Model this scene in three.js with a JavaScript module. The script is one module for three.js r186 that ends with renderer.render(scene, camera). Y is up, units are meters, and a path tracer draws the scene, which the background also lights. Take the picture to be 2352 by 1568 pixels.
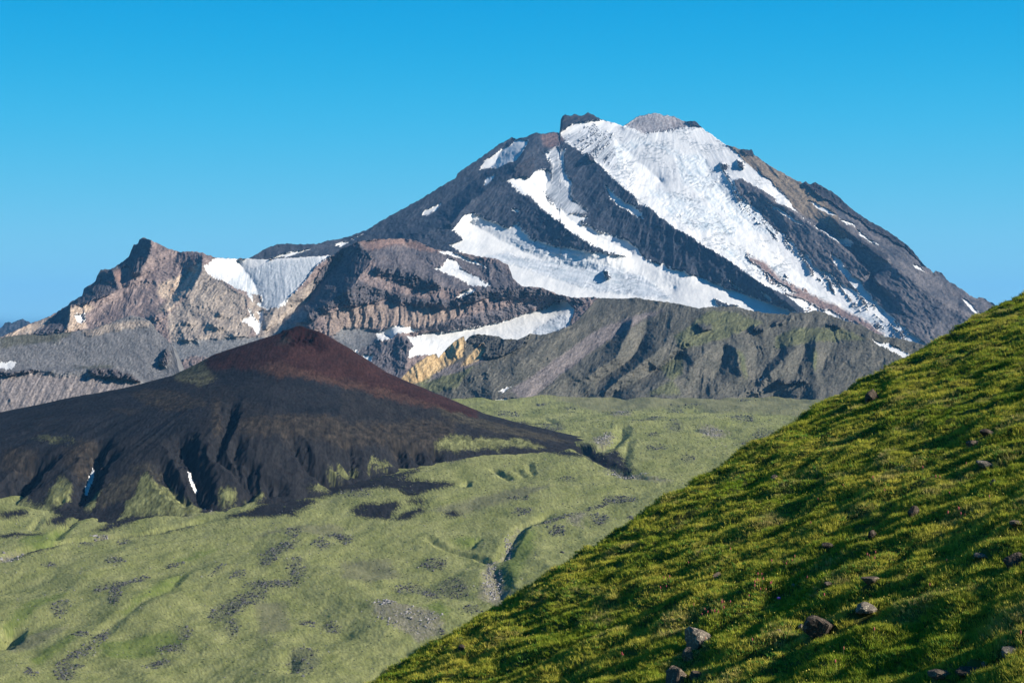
import * as THREE from 'three';

// ───────────────────────── camera, sky, sun, exposure ─────────────────────────
// The eye is the origin (y = 0), looking level along -z; the lens is shifted so that the
// horizon lies a little above the middle of the picture.
const F = 3690, CX = 1176, HZ = 740;                       // focal length and horizon in reference units (picture 2352 x 1568)
const scene = new THREE.Scene();
const camera = new THREE.PerspectiveCamera(2 * Math.atan(784 / F) * 180 / Math.PI, 2352 / 1568, 0.5, 90000);
camera.position.set(0, 0, 0);
camera.lookAt(0, 0, -1);
camera.setViewOffset(2352, 1568, 0, 44, 2352, 1568);
const renderer = new THREE.WebGLRenderer();
renderer.toneMapping = THREE.LinearToneMapping;
renderer.toneMappingExposure = 2.1;
renderer.shadowMap.enabled = true;

const SUN = new THREE.Vector3(0.82, 0.475, 0.31).normalize();
const sun = new THREE.DirectionalLight(new THREE.Color().setRGB(1.0, 0.945, 0.86), 4.9);
sun.position.copy(SUN).multiplyScalar(20000); sun.castShadow = true;
Object.assign(sun.shadow.camera, { left: -9000, right: 9000, top: 9000, bottom: -9000, near: 10, far: 40000 });
scene.add(sun, sun.target);

{ // clear summer sky: air only, the same all round
  const W = 64, H = 512, data = new Float32Array(W * H * 4);
  const stops = [[-90, 50, 66, 70], [-4, 70, 104, 122], [0, 152, 214, 234], [3, 122, 205, 236], [7, 62, 187, 234], [11.5, 0, 162, 224], [25, 0, 124, 198], [90, 0, 70, 140]];
  const lin = (c) => { c /= 255; return c <= 0.04045 ? c / 12.92 : ((c + 0.055) / 1.055) ** 2.4; };
  for (let j = 0; j < H; j++) {
    const el = (j + 0.5) / H * 180 - 90; let k = 0;
    while (k < stops.length - 2 && el > stops[k + 1][0]) k++;
    const [a, b] = [stops[k], stops[k + 1]], t = Math.min(1, Math.max(0, (el - a[0]) / (b[0] - a[0])));
    const c = [1, 2, 3].map((i) => lin(a[i] + (b[i] - a[i]) * t) / 2.1);
    for (let i = 0; i < W; i++) data.set([...c, 1], (j * W + i) * 4);
  }
  const sky = new THREE.DataTexture(data, W, H, THREE.RGBAFormat, THREE.FloatType);
  sky.mapping = THREE.EquirectangularReflectionMapping; sky.magFilter = THREE.LinearFilter; sky.needsUpdate = true;
  scene.background = sky; scene.environment = sky;
}
scene.fog = new THREE.FogExp2(new THREE.Color().setRGB(0.18, 0.54, 1.0), 1.3e-5);

// ───────────────────────── helpers ─────────────────────────
let seed = 7;
const rnd = () => { seed = (seed + 0x6D2B79F5) | 0; let t = Math.imul(seed ^ (seed >>> 15), 1 | seed); t = (t + Math.imul(t ^ (t >>> 7), 61 | t)) ^ t; return ((t ^ (t >>> 14)) >>> 0) / 4294967296; };
const PERM = new Uint8Array(512); { const p = [...Array(256).keys()]; for (let i = 255; i > 0; i--) { const j = (rnd() * (i + 1)) | 0; [p[i], p[j]] = [p[j], p[i]]; } for (let i = 0; i < 512; i++) PERM[i] = p[i & 255]; }
const GX = new Float32Array(256), GY = new Float32Array(256); for (let i = 0; i < 256; i++) { GX[i] = Math.cos(i / 256 * 6.28318 * 7); GY[i] = Math.sin(i / 256 * 6.28318 * 7); }
function noise(x, y) {                                       // gradient noise, about -1 .. 1
  const xi = Math.floor(x), yi = Math.floor(y), fx = x - xi, fy = y - yi, X = xi & 255, Y = yi & 255;
  const u = fx * fx * fx * (fx * (fx * 6 - 15) + 10), v = fy * fy * fy * (fy * (fy * 6 - 15) + 10);
  const a = PERM[PERM[X] + Y], b = PERM[PERM[X + 1] + Y], c = PERM[PERM[X] + Y + 1], d = PERM[PERM[X + 1] + Y + 1];
  const n0 = GX[a] * fx + GY[a] * fy, n1 = GX[b] * (fx - 1) + GY[b] * fy, n2 = GX[c] * fx + GY[c] * (fy - 1), n3 = GX[d] * (fx - 1) + GY[d] * (fy - 1);
  const p = n0 + (n1 - n0) * u, q = n2 + (n3 - n2) * u; return (p + (q - p) * v) * 1.5;
}
const fbm = (x, y, o = 4, g = 0.5) => { let s = 0, a = 1, n = 0; for (let i = 0; i < o; i++) { s += a * noise(x, y); n += a; a *= g; x = x * 2.03 + 17.3; y = y * 2.03 - 9.1; } return s / n; };
const ridged = (x, y, o = 4) => { let s = 0, a = 1, n = 0; for (let i = 0; i < o; i++) { s += a * (1 - 2 * Math.abs(noise(x, y))); n += a; a *= 0.52; x = x * 2.07 + 31.7; y = y * 2.07 + 11.9; } return s / n; };
const clamp = (x, a, b) => x < a ? a : x > b ? b : x, mix = (a, b, t) => a + (b - a) * t;
const step = (a, b, x) => { const t = clamp((x - a) / (b - a), 0, 1); return t * t * (3 - 2 * t); };
const table = (pts, x) => {                                  // piecewise linear, flat list x0,y0,x1,y1...
  if (x <= pts[0]) return pts[1];
  for (let i = 2; i < pts.length; i += 2) if (x <= pts[i]) return pts[i - 1] + (pts[i + 1] - pts[i - 1]) * (x - pts[i - 2]) / (pts[i] - pts[i - 2]);
  return pts[pts.length - 1];
};
// readings were taken on enlarged sheets of the photograph; this turns them into reference units
const SHEET = { A: [784, 245], B: [1568, 245], C: [784, 612.5], D: [1568, 612.5], E: [0, 490], F: [0, 673.75], G: [0, 1078], H: [784, 1078], I: [1568, 1078] };
const on = (s, l) => l.map((v, i) => SHEET[s][i & 1] + v / 3);
const numbers = {};
const numbered = (n) => { const k = numbers[n] = (numbers[n] ?? -1) + 1; return k ? n + '_' + String(k).padStart(3, '0') : n; };
function add(o, name, data) { o.name = numbered(name); o.castShadow = o.receiveShadow = true; Object.assign(o.userData, data); scene.add(o); return o; }
const structure = (label, category) => ({ kind: 'structure', label, category });

class Map2 {                                                 // a plan of what lies where, filled polygon by polygon
  constructor(x0, y0, x1, y1) { Object.assign(this, { x0, y0, w: Math.ceil(x1 - x0), h: Math.ceil(y1 - y0) }); this.a = new Uint8Array(this.w * this.h); }
  fill(p, id) {
    let lo = 1e9, hi = -1e9; for (let i = 1; i < p.length; i += 2) { lo = Math.min(lo, p[i]); hi = Math.max(hi, p[i]); }
    for (let y = Math.max(0, Math.floor(lo - this.y0)); y <= Math.min(this.h - 1, Math.ceil(hi - this.y0)); y++) {
      const yy = y + this.y0 + 0.5, xs = [];
      for (let i = 0, n = p.length; i < n; i += 2) { const j = (i + 2) % n; if ((p[i + 1] <= yy) !== (p[j + 1] <= yy)) xs.push(p[i] + (yy - p[i + 1]) / (p[j + 1] - p[i + 1]) * (p[j] - p[i])); }
      xs.sort((a, b) => a - b);
      for (let k = 0; k + 1 < xs.length; k += 2) for (let x = Math.max(0, Math.round(xs[k] - this.x0)); x < Math.min(this.w, Math.round(xs[k + 1] - this.x0)); x++) this.a[y * this.w + x] = id;
    }
  }
  at(x, y) { return this.a[clamp(Math.floor(y - this.y0), 0, this.h - 1) * this.w + clamp(Math.floor(x - this.x0), 0, this.w - 1)]; }
}

// membrane stretched over ridge and valley lines: gives creases where the lines run
function membrane(x0, y0, x1, y1, lines, pull = 0.0004) {
  let prev = null, out;
  for (const c of [24, 12, 6, 3]) {
    const w = Math.ceil((x1 - x0) / c) + 2, h = Math.ceil((y1 - y0) / c) + 2, a = new Float32Array(w * h), fix = new Uint8Array(w * h);
    if (prev) for (let j = 0; j < h; j++) for (let i = 0; i < w; i++) a[j * w + i] = prev.at(x0 + i * c, y0 + j * c);
    for (const [p, v0, v1 = v0, v2 = v1] of lines) {
      let total = 0, run = 0; for (let i = 2; i < p.length; i += 2) total += Math.hypot(p[i] - p[i - 2], p[i + 1] - p[i - 1]);
      for (let i = 2; i < p.length; i += 2) {
        const L = Math.hypot(p[i] - p[i - 2], p[i + 1] - p[i - 1]), n = Math.max(1, Math.ceil(L / c * 2));
        for (let k = 0; k <= n; k++) {
          const t = k / n, s = (run + L * t) / total, X = Math.round((mix(p[i - 2], p[i], t) - x0) / c), Y = Math.round((mix(p[i - 1], p[i + 1], t) - y0) / c);
          if (X >= 0 && Y >= 0 && X < w && Y < h) { a[Y * w + X] = s < 0.5 ? mix(v0, v1, s * 2) : mix(v1, v2, s * 2 - 1); fix[Y * w + X] = 1; }
        }
        run += L;
      }
    }
    const lam = pull * c * c / 9, its = c > 10 ? 200 : c > 5 ? 90 : 45;
    for (let it = 0; it < its; it++) for (let j = 0; j < h; j++) for (let i = 0; i < w; i++) {
      const k = j * w + i; if (fix[k]) continue;
      const v = (a[j * w + (i ? i - 1 : 1)] + a[j * w + (i < w - 1 ? i + 1 : i - 1)] + a[(j ? j - 1 : 1) * w + i] + a[(j < h - 1 ? j + 1 : j - 1) * w + i]) / (4 + lam);
      a[k] += (v - a[k]) * 1.6;
    }
    prev = out = { at(x, y) { const fx = clamp((x - x0) / c, 0, w - 1.001), fy = clamp((y - y0) / c, 0, h - 1.001), i = fx | 0, j = fy | 0, u = fx - i, v = fy - j, k = j * w + i; return mix(mix(a[k], a[k + 1], u), mix(a[k + w], a[k + w + 1], u), v); } };
  }
  return out;
}
const warpx = (u, v) => 7 * noise(u / 70 + 3, v / 70) + 5 * noise(u / 31, v / 31) + 2.6 * noise(u / 11 + 9, v / 11) + 1.4 * noise(u / 4.5, v / 4.5 + 5);
const warpy = (u, v) => 4 * noise(u / 29 + 40, v / 29) + 2.2 * noise(u / 10, v / 10 + 33) + 1.2 * noise(u / 4 + 7, v / 4);

// what rock, scree, snow and grass are made of: two base colours, patch size, grain direction and stretch
const MAT = {};
const mat = (name, c, c2, o = {}) => { MAT[name] = { c: c.map((q) => q * (o.keep ?? 0.66)), c2: c2.map((q) => q * (o.keep ?? 0.66)), s: 22, dir: 0, el: 1, k: 1.8, grain: 0.55, rough: 1, ...o }; };
const matIds = {}, matList = [null];
const matId = (n) => matIds[n] ??= (matList.push(MAT[n]), matList.length - 1);
function colourOf(m, u, v, out) {
  let dx = m.dir;
  if (m.apex) dx = Math.atan2(v - m.apex[1], u - m.apex[0]);
  const c = Math.cos(dx), s = Math.sin(dx);
  let a = u * c + v * s, b = -u * s + v * c;
  if (m.apex) { const r = Math.hypot(u - m.apex[0], v - m.apex[1]); a = r; b = dx * 420; }
  a += 4 * noise(u / 40, v / 40); b += 4 * noise(u / 37 + 8, v / 37);
  let t = 0.5 + m.k * 0.5 * fbm(a / (m.s * m.el), b / m.s, 4, 0.6);
  t = clamp(t, 0, 1);
  let ck = 0;                                                // dark lines in the ice: ash bands, and crevasse shade put into the colour
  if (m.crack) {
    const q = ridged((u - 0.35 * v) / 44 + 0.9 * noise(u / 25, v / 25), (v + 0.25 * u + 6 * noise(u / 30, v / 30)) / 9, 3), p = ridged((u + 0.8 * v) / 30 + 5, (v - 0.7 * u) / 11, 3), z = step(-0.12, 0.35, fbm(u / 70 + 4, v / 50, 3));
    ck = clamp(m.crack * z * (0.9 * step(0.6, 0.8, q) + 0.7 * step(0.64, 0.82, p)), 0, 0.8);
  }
  const g = 1 + m.grain * (noise(u / 2.3, v / 2.3) + 0.7 * noise(u / 5.1 + 3, v / 5.1));
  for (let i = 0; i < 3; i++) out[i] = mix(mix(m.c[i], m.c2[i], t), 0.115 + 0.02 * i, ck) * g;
}
const rock = new THREE.MeshPhysicalMaterial({ vertexColors: true, roughness: 1, specularIntensity: 0.08, side: THREE.DoubleSide });
const snowMat = new THREE.MeshPhysicalMaterial({ vertexColors: true, roughness: 0.8, specularIntensity: 0.3, side: THREE.DoubleSide });

// splits one gridded surface into the ground itself and the snow bodies lying on it
function surface({ P, nx, ny, cellObj, colour, objects, main }) {
  const n = nx * ny, N = new Float32Array(n * 3), full = [];
  for (let j = 0; j < ny - 1; j++) for (let i = 0; i < nx - 1; i++) full.push(j * nx + i);
  for (const k of full) for (const [a, b, c] of [[k, k + nx, k + 1], [k + 1, k + nx, k + nx + 1]]) {
    const ax = P[a * 3], ay = P[a * 3 + 1], az = P[a * 3 + 2], ux = P[b * 3] - ax, uy = P[b * 3 + 1] - ay, uz = P[b * 3 + 2] - az, vx = P[c * 3] - ax, vy = P[c * 3 + 1] - ay, vz = P[c * 3 + 2] - az;
    const x = uy * vz - uz * vy, y = uz * vx - ux * vz, z = ux * vy - uy * vx;
    for (const q of [a, b, c]) { N[q * 3] += x; N[q * 3 + 1] += y; N[q * 3 + 2] += z; }
  }
  for (let i = 0; i < n; i++) { const l = Math.hypot(N[i * 3], N[i * 3 + 1], N[i * 3 + 2]) || 1; N[i * 3] /= l; N[i * 3 + 1] /= l; N[i * 3 + 2] /= l; }
  const cells = new Map(); for (const k of full) { const o = cellObj(k); if (o < 0) continue; if (!cells.has(o)) cells.set(o, []); cells.get(o).push(k); }
  const made = [];
  for (const [o, list] of [...cells].sort((a, b) => a[0] - b[0])) {
    const remap = new Int32Array(n).fill(-1), pos = [], nor = [], col = [], idx = [], c = [0, 0, 0];
    const vert = (q) => { if (remap[q] < 0) { remap[q] = pos.length / 3; pos.push(P[q * 3], P[q * 3 + 1], P[q * 3 + 2]); nor.push(N[q * 3], N[q * 3 + 1], N[q * 3 + 2]); colour(q, o, c); col.push(c[0], c[1], c[2]); } return remap[q]; };
    for (const k of list) { const a = vert(k), b = vert(k + nx), d = vert(k + 1), e = vert(k + nx + 1); idx.push(a, b, d, d, b, e); }
    const g = new THREE.BufferGeometry();
    g.setAttribute('position', new THREE.Float32BufferAttribute(pos, 3)); g.setAttribute('normal', new THREE.Float32BufferAttribute(nor, 3)); g.setAttribute('color', new THREE.Float32BufferAttribute(col, 3)); g.setIndex(idx);
    const [name, data] = o ? objects[o] : main;
    made.push(add(new THREE.Mesh(g, o ? snowMat : rock), name, data));
  }
  return made;
}

// erosion: broad buttresses, ribs and gullies down the fall line, broken rock
function erode(u, v, r, flow, sd, big, rib, fine, wave = 15) {
  const wx = u + 14 * noise(u / 60 + sd, v / 60) + 6 * noise(u / 21, v / 21 + sd), wy = v + 12 * noise(u / 55, v / 55 + sd) + 5 * noise(u / 19 + sd, v / 19);
  const c = Math.cos(flow), s = Math.sin(flow), al = wx * c + wy * s, ac = -wx * s + wy * c, q = r > 0.6 ? r : r * 0.7, m = 0.25 + 0.9 * clamp(0.5 + noise(u / 37 + sd * 3, v / 37), 0, 1);
  return -q * (big * ridged(wx / 62 + sd, wy / 50 + sd, 4) + m * rib * ridged(ac / (wave * 2.2) + sd, al / (wave * 11), 3) + m * rib * 0.3 * ridged(ac / (wave * 0.6), al / (wave * 5) + sd, 2)) - r * fine * (0.75 * ridged(wx / 11, wy / 9 + sd, 3) + 0.55 * noise(u / 3.4, v / 3.4)) - r * fine * 0.5 * ridged(u / 5.2 + sd, v / 4.6, 2);
}
// ───────────────────────── mountain faces ─────────────────────────
// A mountain face is a sheet hung over (u, v): u = bearing, v = elevation angle, each in reference units.
// Its distance is that of an inclined plane (foot distance d0 at v0, slope angle) plus ridges, hollows, lumps and roughness in metres.
const ST = 1.82;
const broken = (u, v) => { const a = Math.atan2(v - APEX[1], u - APEX[0]) * 420, q = Math.hypot(u - APEX[0], v - APEX[1]); return fbm(a / 7, q / 70, 3, 0.6) + 0.35 * noise(u / 4, v / 4); };
function face({ x0, x1, top, bottom, d0, v0, slope, lines, bumps = [], paint, bodies, base, relief, jag = 1, main, tilt = 0, gain = 1.25, flow = () => 90 * R, finger = 3.5 }) {
  let lo = 1e9, hi = -1e9; for (let i = 1; i < top.length; i += 2) lo = Math.min(lo, top[i]); for (let i = 1; i < bottom.length; i += 2) hi = Math.max(hi, bottom[i]);
  const mm = new Map2(x0 - 8, lo - 30, x1 + 8, hi + 8), om = new Map2(x0 - 8, lo - 30, x1 + 8, hi + 8);
  mm.a.fill(matId(base));
  for (const [p, m] of paint) mm.fill(p, matId(m));
  const objects = [null];
  for (const b of bodies) {
    const [p, m, name, label, category, ...extra] = b;
    const id = objects.push([name, { label, category }]) - 1;
    om.fill(p, id); mm.fill(p, matId(m));
    for (const e of extra) { const inside = new Map2(mm.x0, mm.y0, mm.x0 + mm.w, mm.y0 + mm.h); inside.fill(e[0], 1); for (let i = 0; i < inside.a.length; i++) if (inside.a[i] && (e[2] === 'rock' || om.a[i] === id) && (!e[3] || broken(mm.x0 + i % mm.w, mm.y0 + (i / mm.w | 0)) > e[3])) { mm.a[i] = matId(e[1]); if (e[2] === 'rock') om.a[i] = 0; } }
  }
  const mem = membrane(x0 - 20, lo - 20, x1 + 20, hi + 20, lines.map(([p, ...v]) => [p, ...v.map((q) => q * gain)])), tan = Math.tan(slope * Math.PI / 180);
  const Y0 = d0 * (HZ - v0) / F;
  const nx = Math.round((x1 - x0) / ST) + 1; let tall = 0;
  for (let i = 0; i < nx; i++) { const u = x0 + i * ST; tall = Math.max(tall, table(bottom, u) - table(top, u)); }
  const nv = Math.ceil(tall / ST) + 1, back = 4, ny = nv + back;
  const P = new Float32Array(nx * ny * 3), U = new Float32Array(nx * ny), V = new Float32Array(nx * ny);
  const matAt = (u, v) => matList[mm.at(u, v)];
  const ragged = (u, v) => { const f = flow(u, v), c = Math.cos(f), q = Math.sin(f), ac = -u * q + v * c, al = u * c + v * q, k = finger * (noise(ac / 5.5, al / 46) + 0.7 * noise(ac / 2.6 + 7, al / 24)); return [c * k + 0.25 * q * k, q * k - 0.25 * c * k]; };
  const RX = new Float32Array(nx * ny), RY = new Float32Array(nx * ny);
  for (let i = 0; i < nx; i++) {
    const u = x0 + i * ST;
    const t = table(top, u) + jag * (1.8 * noise(u / 9, 3.3) + 1.2 * noise(u / 4.1, 7.7)), b = table(bottom, u);
    for (let j = 0; j < ny; j++) {
      const k = (j * nx + i), row = j - back, s = Math.max(0, row) / (nv - 1), v = mix(t, b, s);
      const e = (HZ - v) / F, px = u + warpx(u, v), py = v + warpy(u, v);
      let d = (Y0 - d0 * tan) / (e - tan) + mem.at(u + 0.6 * (px - u), v + 0.6 * (py - v)) + tilt * (u - CX);
      for (const [bx, by, rx, ry, am] of bumps) { const qx = (px - bx) / rx, qy = (py - by) / ry, q = qx * qx + qy * qy; if (q < 4) d -= am * Math.exp(-q * 1.6) * (0.8 + 0.4 * noise(px / 6, py / 6)); }
      const m = matAt(px, py);
      d += relief(u, v, m.rough, m);
      U[k] = u; V[k] = v; { const g = ragged(u, v); RX[k] = g[0]; RY[k] = g[1]; }
      let X = d * (u - CX) / F, Y = d * e, Z = -d;
      if (row < 0) { const w = -row; Z -= [0, 60, 260, 700, 1600][w]; Y -= [0, 14, 110, 420, 1100][w]; X += [0, 6, 26, 70, 160][w] * (u - CX) / F; }
      P[k * 3] = X; P[k * 3 + 1] = Y; P[k * 3 + 2] = Z;
    }
  }
  const tmp = [0, 0, 0];
  const objAt = (k) => (k / nx | 0) < back ? 0 : om.at(U[k] + warpx(U[k], V[k]) * 0.6 + RX[k], V[k] + warpy(U[k], V[k]) * 0.6 + RY[k]);
  const snowIds = new Set(bodies.map((b) => matId(b[1])));
  return surface({
    P, nx, ny, objects, main, cellObj: objAt,
    colour(k, o, c) {
      const u = U[k], v = V[k], wx = warpx(u, v) * 0.6 + RX[k], wy = warpy(u, v) * 0.6 + RY[k]; c[0] = c[1] = c[2] = 0; let n = 0;
      for (let q = 0; q < 5; q++) {
        const ju = q ? (q & 1 ? 1 : -1) * (q < 3 ? 3.4 : 0.6) : 0, jv = q ? (q & 1 ? -1 : 1) * (q < 3 ? 0.8 : 3.0) : 0;
        const a = u + wx + ju, b = v + wy + jv, om1 = om.at(a, b);
        if ((om1 > 0) !== (o > 0)) continue;
        colourOf(matList[mm.at(a, b)], u, v, tmp); c[0] += tmp[0]; c[1] += tmp[1]; c[2] += tmp[2]; n++;
      }
      if (!n) { colourOf(o ? MAT[bodies[o - 1][1]] : MAT[base], u, v, tmp); c[0] = tmp[0]; c[1] = tmp[1]; c[2] = tmp[2]; n = 1; }
      for (let i = 0; i < 3; i++) c[i] = clamp(c[i] / n, 0.004, 0.9);
    },
  });
}
const R = Math.PI / 180, APEX = [1545, 165];
mat('basalt', [0.021, 0.026, 0.037], [0.064, 0.067, 0.080], { s: 18 });
mat('flank', [0.033, 0.039, 0.053], [0.165, 0.145, 0.140], { apex: APEX, s: 8, el: 11, k: 2.2 });
mat('tan_flank', [0.13, 0.10, 0.075], [0.26, 0.20, 0.135], { apex: APEX, s: 10, el: 4 });
mat('crag', [0.018, 0.019, 0.025], [0.056, 0.052, 0.056], { s: 10, rough: 2.2 });
mat('snow', [0.51, 0.51, 0.50], [0.69, 0.665, 0.62], { keep: 0.8, s: 24, rough: 0.18, grain: 0.03 });
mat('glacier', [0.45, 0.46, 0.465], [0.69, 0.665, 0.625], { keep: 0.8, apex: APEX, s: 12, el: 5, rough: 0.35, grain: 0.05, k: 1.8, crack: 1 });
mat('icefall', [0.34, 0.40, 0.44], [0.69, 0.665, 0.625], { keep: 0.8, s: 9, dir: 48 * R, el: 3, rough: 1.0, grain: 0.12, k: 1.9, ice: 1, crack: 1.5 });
mat('dirty_ice', [0.15, 0.17, 0.19], [0.56, 0.56, 0.56], { keep: 0.8, apex: APEX, s: 4.5, el: 12, rough: 0.4, grain: 0.12, k: 2.2 });
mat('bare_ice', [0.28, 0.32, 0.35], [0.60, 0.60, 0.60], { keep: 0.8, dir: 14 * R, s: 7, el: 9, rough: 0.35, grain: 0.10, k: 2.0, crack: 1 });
mat('hung_ice', [0.25, 0.29, 0.32], [0.60, 0.60, 0.59], { keep: 0.8, apex: [610, 330], s: 4.5, el: 16, rough: 0.35, grain: 0.1, k: 2.2 });
mat('moraine', [0.15, 0.105, 0.095], [0.25, 0.17, 0.145], { apex: APEX, s: 8, el: 6 });
mat('summit_ash', [0.20, 0.17, 0.165], [0.42, 0.40, 0.40], { dir: 60 * R, s: 6, el: 6, rough: 0.6 });
mat('red_scree', [0.115, 0.078, 0.075], [0.19, 0.125, 0.11], { s: 20 });

{ // the great volcano
  const lines = [
    [on('A', [0, 905, 280, 780, 540, 640, 790, 490, 1000, 320, 1180, 212]), 260, 160, 60],              // left skyline turns away
    [on('A', [1340, 185, 1290, 300, 1200, 420, 1150, 500]), -40, -130, -140],                            // arete between the two snowfields
    [on('A', [1150, 500, 1250, 600, 1420, 730, 1600, 870, 1800, 990, 1980, 1035]), -140, -190, -30],     // lower spur
    [on('A', [1150, 500, 1000, 580, 840, 700, 760, 800, 600, 860, 420, 880]), -140, -120, 60],
    [on('A', [830, 690, 700, 730, 560, 790, 400, 860]), -20, 120, 100],
    [on('A', [1120, 260, 1040, 400, 900, 520, 700, 680, 560, 760]), 90, 110, 130],
    [on('A', [1400, 440, 1420, 620, 1560, 770, 1760, 890, 2000, 1010]), 20, -20, 20],                    // bed of the upper glacier
    [on('A', [1560, 240, 1700, 340, 1850, 470, 2000, 600, 2150, 720, 2300, 830]), -60, -150, -170],      // crest of the dark spur
    [on('B', [0, 860, 280, 1030, 560, 1230, 800, 1415]), -170, -120, -60],
    [on('A', [1640, 560, 1760, 760, 1980, 910, 2200, 1070]), -20, -30, 0],
    [on('B', [100, 1170, 400, 1280, 780, 1420]), 0, 20, 20],
    [on('A', [900, 800, 1100, 930, 1400, 1060, 1800, 1150, 2300, 1260]), 10, 30, 40],                    // lower glacier
    [on('A', [1800, 140, 2000, 330, 2200, 520]), 40, 60, 60],
    [on('B', [150, 380, 300, 640, 560, 900, 900, 1250, 1200, 1420]), 60, 40, 40],
    [on('B', [330, 480, 540, 600, 700, 690, 870, 800, 1100, 970, 1400, 1250, 1600, 1440]), 0, -60, -40],
    [on('B', [480, 660, 700, 900, 900, 1090, 1150, 1280, 1400, 1430]), 60, 40, 30],
    [on('B', [650, 560, 900, 800, 1150, 960, 1300, 1150, 1450, 1380]), 50, 40, 20],
    [on('B', [1010, 760, 1200, 900, 1400, 1060, 1700, 1280, 2000, 1470]), -50, -110, -60],
    [on('B', [1150, 800, 1400, 1000, 1650, 1170, 1900, 1360]), 40, 40, 40],
    [on('B', [840, 520, 1160, 700, 1480, 900, 1660, 1085, 1900, 1240, 2150, 1360]), 60, 130, 120],
    [[1434, 292, 1474, 309, 1520, 306, 1568, 294, 1600, 294], 30, 20, 40],
    [[1440, 288, 1484, 264, 1520, 262, 1575, 280], 200, 200, 200],
  ];
  const top = [560, 604, 573, 592, ...on('E', [1830, 240, 1900, 215, 1990, 207, 2080, 213, 2180, 210, 2280, 185]),
    ...on('A', [0, 910, 60, 890, 170, 850, 280, 780, 400, 715, 540, 640, 690, 545, 790, 490, 800, 460, 830, 440, 900, 390, 1000, 320, 1100, 250, 1180, 212, 1200, 222, 1280, 205, 1340, 178, 1380, 187, 1440, 175, 1505, 175, 1512, 90, 1528, 62, 1545, 52, 1570, 62, 1620, 50, 1655, 65, 1700, 38, 1750, 65, 1800, 90, 1900, 115, 1940, 132, 1960, 122, 2040, 70, 2100, 52, 2170, 42, 2220, 60, 2290, 65]),
    ...on('B', [0, 95, 40, 100, 80, 97, 110, 115, 150, 160, 200, 190, 280, 250, 340, 275, 400, 295, 430, 292, 480, 295, 495, 330, 570, 385, 640, 430, 700, 460, 790, 510, 830, 525, 850, 515, 880, 535, 915, 520, 960, 545, 1040, 590, 1110, 650, 1160, 700, 1270, 775, 1370, 830, 1480, 900, 1560, 960, 1610, 1020, 1660, 1085, 1735, 1145, 1745, 1130, 1790, 1145, 1820, 1190, 1900, 1240, 1990, 1300, 2035, 1325, 2045, 1310, 2090, 1325, 2150, 1360]), 2420, 775];
  face({
    x0: 560, x1: 2420, top, bottom: [560, 640, 760, 640, 830, 625, 1000, 700, 1100, 720, 1300, 760, 1560, 770, 1700, 790, 1830, 790, 2100, 860, 2420, 900],
    d0: 8500, v0: 720, slope: 25, lines, base: 'basalt', jag: 1, gain: 1.75, flow: (u, v) => Math.atan2(v - APEX[1], u - APEX[0]), finger: 4.5,
    bumps: [[...on('A', [1700, 350]), 14, 12, 40], [...on('A', [1790, 400]), 10, 10, 25], [...on('B', [295, 405]), 9, 8, 30], [...on('B', [400, 400]), 9, 10, 30], [...on('B', [480, 590]), 22, 9, 40], [...on('B', [620, 640]), 16, 9, 30], [...on('B', [710, 680]), 16, 12, 35], [...on('B', [240, 1135]), 10, 9, 25], [...on('A', [1600, 945]), 10, 6, 20], [...on('A', [1200, 430]), 22, 12, 40], [...on('A', [1300, 460]), 22, 10, 40], [...on('A', [1540, 245]), 12, 8, 25], [...on('A', [1820, 1140]), 12, 5, 20], [...on('A', [1800, 820]), 40, 20, 40], [...on('A', [700, 800]), 50, 8, 40], [...on('A', [1350, 280]), 16, 30, 40]],
    relief(u, v, r, m) {
      if (m.ice) return -16 * Math.max(0, ridged((u - v * 0.5) / 22 + 0.6 * noise(u / 30, v / 30), (v + u * 0.4) / 8, 3)) + 4 * noise(u / 5, v / 4) - 8 * fbm(u / 30, v / 30, 3);
      const a = Math.atan2(v - APEX[1], u - APEX[0]), q = Math.hypot(u - APEX[0], v - APEX[1]);
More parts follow.
